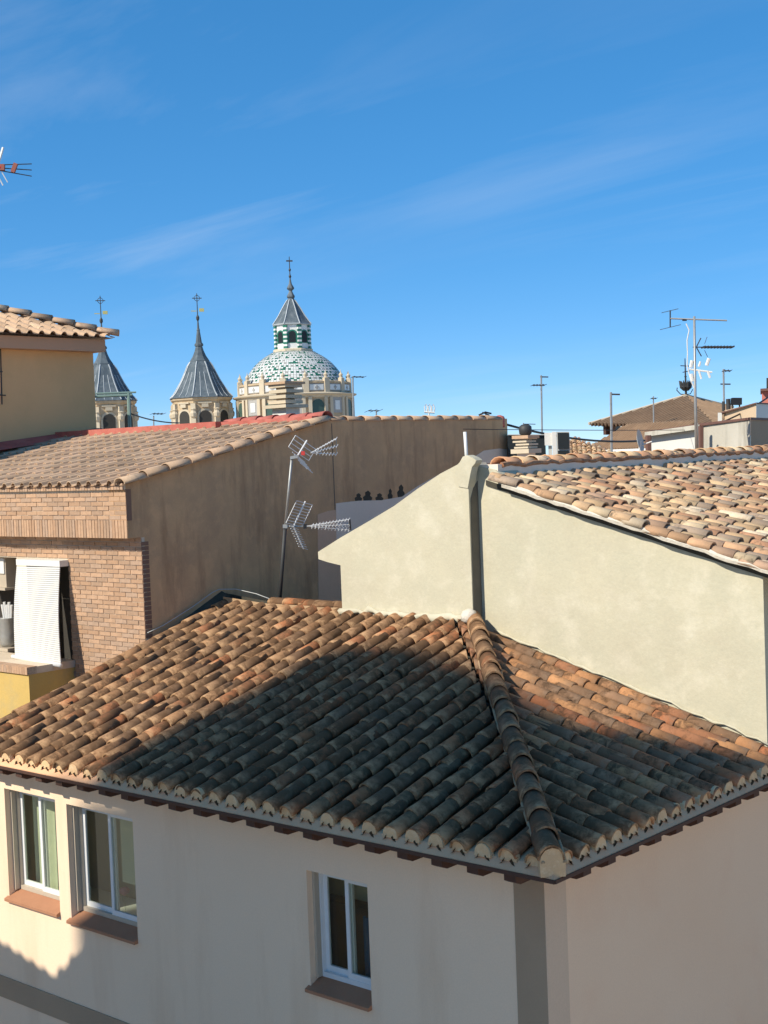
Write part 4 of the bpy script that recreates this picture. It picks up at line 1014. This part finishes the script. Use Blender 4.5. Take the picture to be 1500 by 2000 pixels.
def tower(cx_px, dy, label):
    c = far(cx_px, 778+dy, DC); X, Y, Z = c
    def zz(py): return px2m(778-py)
    t = thing('church_tower', label, 'tower', (X, Y, 0), 'church towers')
    o8 = math.atan2(CAM[1]-Y, CAM[0]-X) + math.pi/8 + .12
    Rb = px2m(55)
    part('tower_body', MB().lathe([(Rb,-Z),(Rb,-.55),(Rb+.05,-.5),(Rb+.05,-.35),(Rb+.22,-.2),(Rb+.25,-.02)], 8, (X,Y,Z), o8), T['stone'], t)
    for k in range(8):
        a = o8+k*math.pi/4; rd_ = Vector((math.cos(a),math.sin(a),0)); tg = Vector((-rd_.y,rd_.x,0)); C0 = Vector((X,Y,Z))
        part('pilaster', MB().obox(C0+rd_*(Rb+.02)+Vector((0,0,-2.3)), rd_*.16, tg*.22, (0,0,1.75)), T['stone_pale'], t)
        part('volute', MB().lathe([(.1,-.5),(.3,-.3),(.34,0),(.22,.25),(.3,.4),(.1,.5)], 8, C0+rd_*(Rb+.06)+Vector((0,0,-1.45))), T['stone_pale'], t)
        a += math.pi/8; rd_ = Vector((math.cos(a),math.sin(a),0)); tg = Vector((-rd_.y,rd_.x,0)); ri_ = Rb*math.cos(math.pi/8)
        pts = [(-.55,-1.6),(.55,-1.6),(.55,.0)]+[(.55*math.cos(q),.55*math.sin(q)) for q in np.linspace(.25,2.89,7)]+[(-.55,0)]
        for s_, off, mt, nm in ((1.35,.05,'stone_pale','arch_moulding'), (1.0,.10,'dark_int','bell_opening')):
            cc = C0+rd_*(ri_+off)+Vector((0,0,-1.75))
            n_ = len(pts); vs = [cc+tg*p[0]*s_+Vector((0,0,p[1]*s_)) for p in pts]+[cc-rd_*.2+tg*p[0]*s_+Vector((0,0,p[1]*s_)) for p in pts]
            part(nm, MB().add(vs, [tuple(range(n_))]+[(i,(i+1)%n_,n_+(i+1)%n_,n_+i) for i in range(n_)]), T[mt], t)
        part('scroll', MB().obox(C0+rd_*(ri_+.12)+Vector((0,0,-.75)), rd_*.10, tg*.30, (0,0,.16)).obox(C0+rd_*(ri_+.10)+Vector((0,0,-.5)), rd_*.08, tg*.62, (0,0,.06)), T['stone_pale'], t)
    sp = [(62,778),(60,776),(53,769),(45,757),(37,744),(30,730),(24,717),(19,710),(19,708),(17.5,706),(13,699),(9,690),(7,683),(6.5,681),(8.5,680),(8.5,677),(6,674),(4.5,663),(3,652),(3.4,651),(2.2,647),(1.3,634)]
    part('spire', MB().lathe([(px2m(r_), zz(y_)) for r_, y_ in sp], 8, (X,Y,Z), o8), T['slate'], t)
    for k in range(8):
        a = o8+k*math.pi/4
        part('seam', MB().tube([(X+px2m(r_+.4)*math.cos(a), Y+px2m(r_+.4)*math.sin(a), Z+zz(y_)) for r_, y_ in sp[1:8]], .055, 4), T['lead'], t)
        for q in (-.33, .33):
            a2 = a+math.pi/8+q*.4; fac = math.cos(math.pi/8)/math.cos(q*.4)
            part('seam', MB().tube([(X+px2m(r_+.3)*fac*math.cos(a2), Y+px2m(r_+.3)*fac*math.sin(a2), Z+zz(y_)) for r_, y_ in sp[1:6]], .03, 4), T['lead'], t)
    fin = MB().lathe([(px2m(1),zz(634)),(px2m(3),zz(630)),(px2m(3),zz(626)),(px2m(.9),zz(622)),(px2m(.7),zz(582))], 8, (X,Y,Z))
    r_, u_ = Vector(RT), Vector((0,0,1)); cc = Vector((X,Y,Z+zz(591)))
    fin.tube([cc-r_*px2m(9), cc+r_*px2m(9)], px2m(.8), 5)
    for sx, sy in ((1,1),(1,-1),(-1,1),(-1,-1)):
        fin.tube([cc+r_*px2m(6)*sx, cc+r_*px2m(3.5)*sx+u_*px2m(3.5)*sy, cc+u_*px2m(6)*sy], px2m(.5), 4)
    part('cross', fin, T['dark_steel'], t)
    part('vane', MB().obox(Vector((X,Y,Z+zz(613)))+r_*px2m(8), r_*px2m(4.5), Vector(FW)*.05, u_*px2m(3)).obox(Vector((X,Y,Z+zz(615)))-r_*px2m(7), r_*px2m(5), Vector(FW)*.04, u_*px2m(.7)), flat('gilt_vane', (.42,.40,.16), .5), t)
tower(393, 0, 'slate spired church tower standing clear between the tan house and the dome')
tower(205, 7, 'slate spired church tower partly hidden behind the tan house')

# pale green frame in front of the left tower
gf = thing('pergola_frame', 'pale green metal roof frame with one post in front of the left tower', 'pergola', tuple(far(253,832,28)))
part('beam', MB().tube([far(150,770,28), far(266,766,28)], .018, 6), T['green_metal'], gf); part('beam', MB().tube([far(150,776,28), far(258,771,28)], .030, 6), T['green_metal'], gf)
part('post', MB().tube([far(251,768,28), far(254,850,28)], .035, 6), T['green_metal'], gf)

# ------------------------------------------------------------------ chimneys
def slab_chimney(px, py_top, py_bot, half, dd, label, ball, n=4):
    c = far(px, py_bot, dd); k = dd/F_PX; t = thing('slab_chimney', label, 'chimney', tuple(c))
    H = (py_bot-py_top)*k; hw = half*k; bh = H*.27; ax, ay = Vector((1,0,0)), Vector((0,1,0))
    part('stack', MB().obox(c+Vector((0,0,bh/2-.3)), ax*hw*.75, ay*hw*.75, (0,0,bh/2+.3)), T['bright_wall'], t)
    part('plinth', MB().obox(c+Vector((0,0,bh+.015)), ax*hw*1.25, ay*hw*1.25, (0,0,.03)), T['stone_pale'], t)
    step = (H-bh-(.10 if ball else .02))/n
    for i in range(n):
        z = bh+.045+step*(i+.5)
        s = .95-.03*(i % 2)
        part('slab', MB().obox(c+Vector((random.gauss(0,.01),random.gauss(0,.01),z)), ax*hw*s, ay*hw*s, (0,0,step*.30)), T['stone_pale'], t)
        part('spacer', MB().obox(c+Vector((0,0,z+step*.4)), ax*hw*.5, ay*hw*.5, (0,0,step*.25)), T['joint'], t)
    part('cap_slab', MB().obox(c+Vector((0,0,bh+.045+step*n)), ax*hw*1.12, ay*hw*1.12, (0,0,.022)), T['concrete_tile'], t)
    if ball:
        part('cowl', MB().lathe([(.05,0),(.085,.03),(.09,.08),(.085,.13),(.05,.155),(.0,.16)], 12, c+Vector((0,0,bh+.06+step*n))), T['dark_steel'], t, smooth=True)
slab_chimney(559, 752, 812, 25, 26, 'chimney of stacked pale slabs in front of the tiled dome', False, 4)
slab_chimney(1028, 846, 897, 17, 19.2, 'chimney of stacked slabs with a round dark cowl on the cream house ridge', True, 4)

# ------------------------------------------------------------------ rooftop units right of the brown wall
def ob(px0, px1, py0, py1, dd, depth, mat, name, parent=None):
    a, b, c_ = far(px0, py1, dd), far(px1, py1, dd), far(px0, py0, dd)
    r_ = (b-a).normalized(); fwd = Vector((-r_.y, r_.x, 0)).normalized(); h = c_.z-a.z
    ctr_ = (a+b)/2 + fwd*depth/2 + Vector((0,0,h/2))
    return part(name, MB().obox(ctr_, (b-a)/2, fwd*depth/2, (0,0,h/2)), T[mat], parent)
ac = thing('air_conditioner', 'tall white and grey air conditioner with dark louvres on the far rooftop', 'air conditioner', tuple(far(1085,893,23)))
ob(1080, 1088, 843, 905, 23, .8, 'bright_wall', 'white_casing', ac); ob(1064, 1079, 845, 870, 23.05, .5, 'bright_wall', 'white_cover', ac); ob(1072,1079,870.5,905,23.1,.4,'ac_grey','grey_panel',ac)
ob(1088.3, 1114, 843, 905, 23, .8, 'ac_grey', 'grey_casing', ac)
for y0, y1 in ((845,877), (880,893)): ob(1090, 1112, y0, y1, 22.97, .02, 'dark_grille', 'louvre', ac)
dp = thing('dark_panel_unit', 'low dark panelled rooftop box behind the slab chimney with cowl', 'rooftop unit', tuple(far(1030,893,24)))
ob(993, 1067, 850, 910, 24, .8, 'dark_grille', 'panel', dp); ob(992, 1068, 848.3, 849.8, 23.95, .9, 'ac_grey', 'top_rail', dp)

# ------------------------------------------------------------------ houses at the right behind the ridge
def hip_house(label):
    dd = 62.0; t = thing('brown_hip_house', label, 'house', (*far(1300,850,dd).xy, 0))
    ap_ = far(1340,775,dd+3); l_ = far(1150,829,dd+1); r_ = far(1432,797,dd+5); fr = far(1400,835,dd-3.5)
    def slope(a, b, c_, n, name):
        """corrugated slope: eave a-b, top c; rolls run up the slope"""
        e_ = b-a; nrm = e_.cross(c_-a).normalized(); m = MB(); N_ = n*6
        mid = (a+b)/2; up0 = c_-mid
        hv = c_ - (a+e_*((c_-a).dot(e_)/e_.dot(e_)))
        vs = []; s_c = (c_-a).dot(e_)/e_.dot(e_)
        for i in range(N_+1):
            s = i/N_; lim = s/s_c if s < s_c else (1-s)/(1-s_c)
            off = nrm*(.10*math.sin(i/6*2*math.pi))
            p = a+e_*s + off; vs += [p, p+hv*max(0., min(1., lim))]
        m.add(vs, [(2*i, 2*i+2, 2*i+3, 2*i+1) for i in range(N_)])
        return part(name, m, T['brown_tile'], t)
    slope(l_, fr, ap_, 34, 'roof_slope'); slope(fr, r_, ap_, 16, 'roof_slope')
    part('ridge_line', MB().tube([l_+Vector((0,0,.03)), ap_+Vector((0,0,.06)), r_+Vector((0,0,.05))], .07, 6), T['stone_pale'], t)
    e1 = (fr-l_).normalized(); inn = Vector((-e1.y, e1.x, 0))
    a = l_+e1*.9+inn*.7; b = fr-e1*.3+inn*.7
    part('wall', MB().obox((a+b)/2+Vector((0,0,-2.4)), (b-a)/2*1.0, inn*.2, (0,0,2.35)), T['brown_brick'], t)
    part('eave_soffit', MB().add([l_+Vector((0,0,-.05)), fr+Vector((0,0,-.05)), fr+inn*1.2+Vector((0,0,-.05)), l_+inn*1.2+Vector((0,0,-.05))], [(0,1,2,3)]), T['wood'], t)
    for px0, px1 in ((1200,1226), (1229,1262)):
        p0 = far(px0,833,dd-1.2); p1 = far(px1,846,dd-1.8)
        wnd = part('window', MB().obox((p0+p1)/2+inn*0.2, (Vector((p1.x,p1.y,0))-Vector((p0.x,p0.y,0)))/2, inn*.12, (0,0,(p0.z-p1.z)/2)), T['dark_grille'], t)
        part('mullion', MB().obox((p0+p1)/2+inn*.05, e1*.03, inn*.04, (0,0,(p0.z-p1.z)/2)), T['ac_grey'], wnd)
    part('bracket', MB().obox(l_+e1*.75+inn*.4+Vector((0,0,-.25)), e1*.08, inn*.2, (0,0,.2)), T['wood'], t)
    la_, lb_, lt_ = far(1140,880,dd-5), far(1300,874,dd-8), None
    m = MB(); n = 30*6; vs = []; hv = Vector((0,0,1.0)) + inn*1.9; e_ = lb_-la_
    for i in range(n+1):
        p = la_+e_*(i/n)+Vector((0,0,.05*math.sin(i/6*2*math.pi))); lim = min(1., (i/n)/.16)
        vs += [p, p+hv*lim]
    m.add(vs, [(2*i, 2*i+2, 2*i+3, 2*i+1) for i in range(n)]); part('lower_roof', m, T['brown_tile'], t)
    part('lower_fascia', MB().tube([la_-Vector((0,0,.1)), lb_-Vector((0,0,.1))], .1, 6), T['bright_wall'], t)
    part('lower_wall', MB().obox((la_+lb_)/2+Vector((0,0,-3.2))+inn*.3, e_/2, inn*.1, (0,0,3.0)), T['brown_brick'], t)
    ip = ap_+Vector((0,0,.0)); k = dd/F_PX
    iv = thing('iron_weathervane', 'wrought iron crown and cross weathervane on the brown hip roof apex', 'weathervane', tuple(ip))
    part('stem', MB().tube([ip, ip+Vector((0,0,.95)), ip+Vector((0,0,1.75))], [.06,.04,.02], 6), T['dark_steel'], iv)
    cr = MB()
    for q in range(9):
        a_ = q*2*math.pi/9; cr.tube([ip+Vector((.08*math.cos(a_),.08*math.sin(a_),.30)), ip+Vector((.22*math.cos(a_),.22*math.sin(a_),.44)), ip+Vector((.25*math.cos(a_),.25*math.sin(a_),.62)), ip+Vector((.30*math.cos(a_),.30*math.sin(a_),.74))], [.05,.06,.05,.015], 5)
    cr.lathe([(.1,.34),(.24,.44),(.24,.52),(.1,.5)], 12, ip); part('crown', cr, T['dark_steel'], iv)
    part('scroll', MB().tube([ip+V3(0,.1), ip+V3(-.25,.12), ip+V3(-.42,.3), ip+V3(-.40,.42)], .025, 5).tube([ip+V3(0,.1), ip+V3(.2,.14), ip+V3(.3,.34)], .02, 5), T['dark_steel'], iv)
    part('cross', MB().tube([ip+V3(-.26,1.42), ip+V3(.2,1.4)], .022, 5).tube([ip+V3(-.16,1.12), ip+V3(.16,1.18)], .02, 5).lathe([(.0,.86),(.07,.92),(.0,.98)], 8, ip), T['dark_steel'], iv)
hip_house('brown brick house with dark tiled hip roof behind the stained white wall')
# far tiled roof, a pale heap of tiles seen over the ridge
tm = thing('tiled_roof_corner', 'pale clay tiled roof corner rising just behind the ridge beside the air conditioner', 'roof', (*far(1140,885,50).xy, 0))
a, b, c_, d_ = far(1095,900,49), far(1205,889,49), far(1117,855,52), far(1112,900,54)
part('slope', MB().add([a,b,c_,d_], [(0,1,2),(0,2,3)]), T['cream_tile'], tm)
t_f = barrel('roof_tile', .085, .07, .30, seg=4, h=.9); fi2 = []
e_ = (b-a); upv = (c_-(a+e_*((c_-a).dot(e_)/e_.dot(e_)))); ul = upv.length; upn = upv.normalized(); en = e_.normalized(); sc_ = (c_-a).dot(en)
i = 0; s = 0.0
while s < e_.length:
    lim = (s/sc_ if s < sc_ else (e_.length-s)/(e_.length-sc_))*ul; q = 0.0
    while q < lim-.05:
        fi2.append((t_f, frame(a+en*s+upn*q+Vector((0,0,.03)), en, upn) @ Matrix.Rotation(-.08,4,'X') @ jitter(2.5))); q += .21
    s += .17
lay(fi2, 200, 'roof_tile', T['cream_tile'], tm, 'joined_roof_tiles')
# low stained block
def quad_prism(t, pts_px, dd, depth, mat, name):
    P = [far(px, py, dd_) for px, py, dd_ in pts_px]; dv = Vector((P[0].x-CAM[0], P[0].y-CAM[1], 0)).normalized()*depth
    n = len(P); return part(name, MB().add(P+[p+dv for p in P], [tuple(range(n)), tuple(range(2*n-1,n-1,-1))]+[(i,n+i,n+(i+1)%n,(i+1)%n) for i in range(n)]), T[mat], t)
lb = thing('stained_block', 'low rooftop block with stained white walls and brown coping behind the ridge', 'building', (*far(1400,885,28).xy, 0))
quad_prism(lb, [(1262,905,28),(1368,905,26.5),(1368,838,26.5),(1262,849,28)], 0, .5, 'bright_wall', 'front_wall')
quad_prism(lb, [(1259,853,27.75),(1366,838,26.25),(1366,829,26.25),(1259,844,27.75)], 0, .6, 'stained', 'canopy')
quad_prism(lb, [(1368.2,905,26.4),(1466,905,25),(1466,819,25),(1368.2,833,26.4)], 0, .5, 'stained', 'stained_wall')
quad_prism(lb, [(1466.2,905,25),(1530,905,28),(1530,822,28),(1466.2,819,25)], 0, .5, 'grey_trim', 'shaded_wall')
quad_prism(lb, [(1259,843,27.9),(1366,827,26.35),(1466,815,24.95),(1466,819.5,24.95),(1366,832,26.35),(1259,848,27.9)], 0, .6, 'coping', 'coping')
quad_prism(lb, [(1466.2,815,24.9),(1530,818,27.9),(1530,822.5,27.9),(1466.2,819.5,24.9)], 0, .6, 'coping', 'coping')
part('post', MB().tube([far(1267,905,27.2), far(1266,850,27.2)], .06, 6), T['coping'], lb); part('drain_pipe', MB().tube([far(1369,905,25.9), far(1369,832,25.9)], .05, 6), T['coping'], lb)
part('conduit', MB().tube([far(1361,905,25.5), far(1360,826,25.5)], .035, 6), T['stained'], lb)
sb = thing('cream_block', 'cream and white rooftop block with dark edge above the stained wall', 'building', (*far(1450,820,36).xy, 0))
quad_prism(sb, [(1414,850,36),(1477,850,34.5),(1477,787,34.5),(1414,802,36)], 0, 2, 'peach', 'wall'); quad_prism(sb, [(1477.2,850,34.5),(1530,850,37),(1530,790,37),(1477.2,787,34.5)], 0, 2, 'bright_wall', 'white_wall')
quad_prism(sb, [(1405,806,36),(1477,786,34.4),(1477,788.5,34.4),(1405,808.5,36)], 0, 2.1, 'coping', 'coping'); quad_prism(sb, [(1477.2,786,34.4),(1530,788.6,36.9),(1530,791,36.9),(1477.2,788.5,34.4)], 0, 2.1, 'coping', 'coping')
quad_prism(sb, [(1402,850,35.9),(1410,850,35.9),(1410,806,35.9),(1402,806,35.9)], 0, .4, 'bright_wall', 'pier')
rb_ = thing('red_block', 'salmon red stair block rising behind the cream block', 'building', (*far(1510,790,44).xy, 0))
quad_prism(rb_, [(1488,860,44),(1550,860,44),(1550,760,44),(1488,762,44)], 0, 3, 'salmon', 'wall'); quad_prism(rb_, [(1485,764,43.8),(1552,760,43.8),(1552,755,43.8),(1485,759,43.8)], 0, 3.2, 'coping', 'cap')
quad_prism(rb_, [(1497,757,44.5),(1512,757,44.5),(1512,738,44.5),(1497,738,44.5)], 0, .5, 'dark_int', 'flue')
bx = thing('black_tank', 'small black tank with stub pipes on the cream block', 'tank', tuple(far(1436,802,36)))
part('tank', MB().obox(far(1438,784,36), V3(.12,0,0), V3(0,.085,0), V3(0,0,.1)), T['black'], bx); part('pipe', MB().tube([far(1423,800,36), far(1422,779,36)], .055, 7).tube([far(1413,803,36), far(1413,784,36)], .04, 7), T['dark_steel'], bx)
part('leg', MB().tube([far(1430,805,36), far(1431,788,36)], .02, 5).tube([far(1445,803,36), far(1444,788,36)], .02, 5), T['dark_steel'], bx)
sdh = thing('satellite_dish', 'grey satellite dish beside the white canopy wall', 'satellite dish', tuple(far(1253,885,24)))
cD = far(1251,861,24); nD = (V3(.75,.15,-.35)).normalized(); uD = nD.orthogonal().normalized(); vD = nD.cross(uD); m = MB(); vs = [cD-nD*.05]
for r_ in (.5, 1.0):
    for k in range(20): t_ = 2*math.pi*k/20; vs.append(cD + (uD*math.cos(t_)+vD*math.sin(t_))*.20*r_ - nD*.05*(1-r_*r_))
m.add(vs, [(0,1+k,1+(k+1)%20) for k in range(20)]+[(1+k,21+k,21+(k+1)%20,1+(k+1)%20) for k in range(20)]); part('dish', m, T['ac_grey'], sdh, smooth=True)
part('feed_arm', MB().tube([cD-vD*.1, cD+nD*.2+Vector((0,0,-.05))], .012, 5).tube([far(1246,900,24), cD], .018, 5), T['white_plastic'], sdh)
# ochre building glimpsed past the end of the cream wall
oc = thing('ochre_building', 'ochre walled building glimpsed past the right end of the cream wall', 'building', (1.5, 16, 0))
part('wall', MB().box(-.2, 6, 14.0, 19, 0, 6.6), plaster('ochre_render', (.36,.20,.07), (.32,.18,.06), sc=1), oc); part('upper_wall', MB().box(-.2, 6, 14.05, 19, 6.6, 8.0), T['grey_render'], oc)

# ------------------------------------------------------------------ the street side behind the viewer: these roofs throw the shade
AX, EZ = .25, .82
def cast(p, yy):                                     # follow the sunbeam back from a shade point to the plane y = yy
    d = p.y-yy; return (p.x-AX*d, p.z+EZ*d)
YA = -25.0  # unseen building, set far back and kept narrow to let sky light in
fs = lambda px, py: onp(px, py, (0,-S,1), 6.13); rs = lambda px, py: onp(px, py, (S,0,1), 6.13)
top = [cast(fs(*p), YA) for p in ((170,1510),(300,1440),(520,1335),(620,1278),(700,1262),(800,1262),(870,1285),(935,1310))] + [cast(rs(*p), YA) for p in ((1010,1350),(1090,1390),(1160,1420),(1270,1430),(1345,1450),(1420,1465),(1500,1480))]
low = [cast(Vector(p), YA) for p in ((-6.10,.33,5.74), (-6.40,.33,5.50), (-6.46,.33,4.0))]
xl = top[0][0]
prof_a = [(low[-1][0], 0)] + low[::-1] + top + [(top[-1][0]+1.6, top[-1][1]+.3), (top[-1][0]+1.6, 0)]
opp = thing('shade_building', 'tall pale building out of view, outline shaped to throw the roof shade', 'building', (0, -12, 0))
part('facade', MB().prism(prof_a, 'y', YA-6, YA), T['opposite'], opp)
YB_ = -5.6
lowb = thing('low_house', 'low house with scalloped tile eave across the street', 'house', (-12, -8, 0))
pe = [cast(Vector(p), YB_) for p in ((-9.6,.33,4.12), (-7.93,.33,3.92), (-6.87,.33,3.64), (-6.45,.33,4.02), (-5.95,.33,4.34), (-5.5,.33,4.45))]
part('wall', MB().prism([(pe[0][0],0), (pe[0][0],pe[0][1]-.035), (pe[2][0],pe[2][1]-.035), (pe[3][0],pe[3][1]-.03), (pe[4][0],pe[4][1]-.03), (pe[5][0],pe[5][1]-.03), (pe[5][0],0)], 'y', YB_-4, YB_+.02), T['cream_wall'], lowb)
t_e = barrel('eave_tile', .105, .09, .5, seg=6); t_e.materials.append(T['old_tile'])
for k in range(13):
    f_ = k/12; x = pe[0][0]*(1-f_)+pe[2][0]*f_; z = pe[0][1]*(1-f_)+pe[2][1]*f_
    o = bpy.data.objects.new('eave_tile', t_e); o.matrix_basis = frame((x, YB_, z-.10), (-1,0,0), (0,-1,.1)); link(o, lowb)
for k in range(4):
    f_ = (k+.5)/4; x = pe[2][0]*(1-f_)+pe[4][0]*f_; z = (pe[2][1]*(1-f_*2)+pe[3][1]*f_*2) if f_ < .5 else (pe[3][1]*(2-2*f_)+pe[4][1]*(2*f_-1))
    o = bpy.data.objects.new('verge_tile', t_e); o.matrix_basis = frame((x, YB_, z-.08), (-1,0,0), (0,-1,.1)); link(o, lowb)
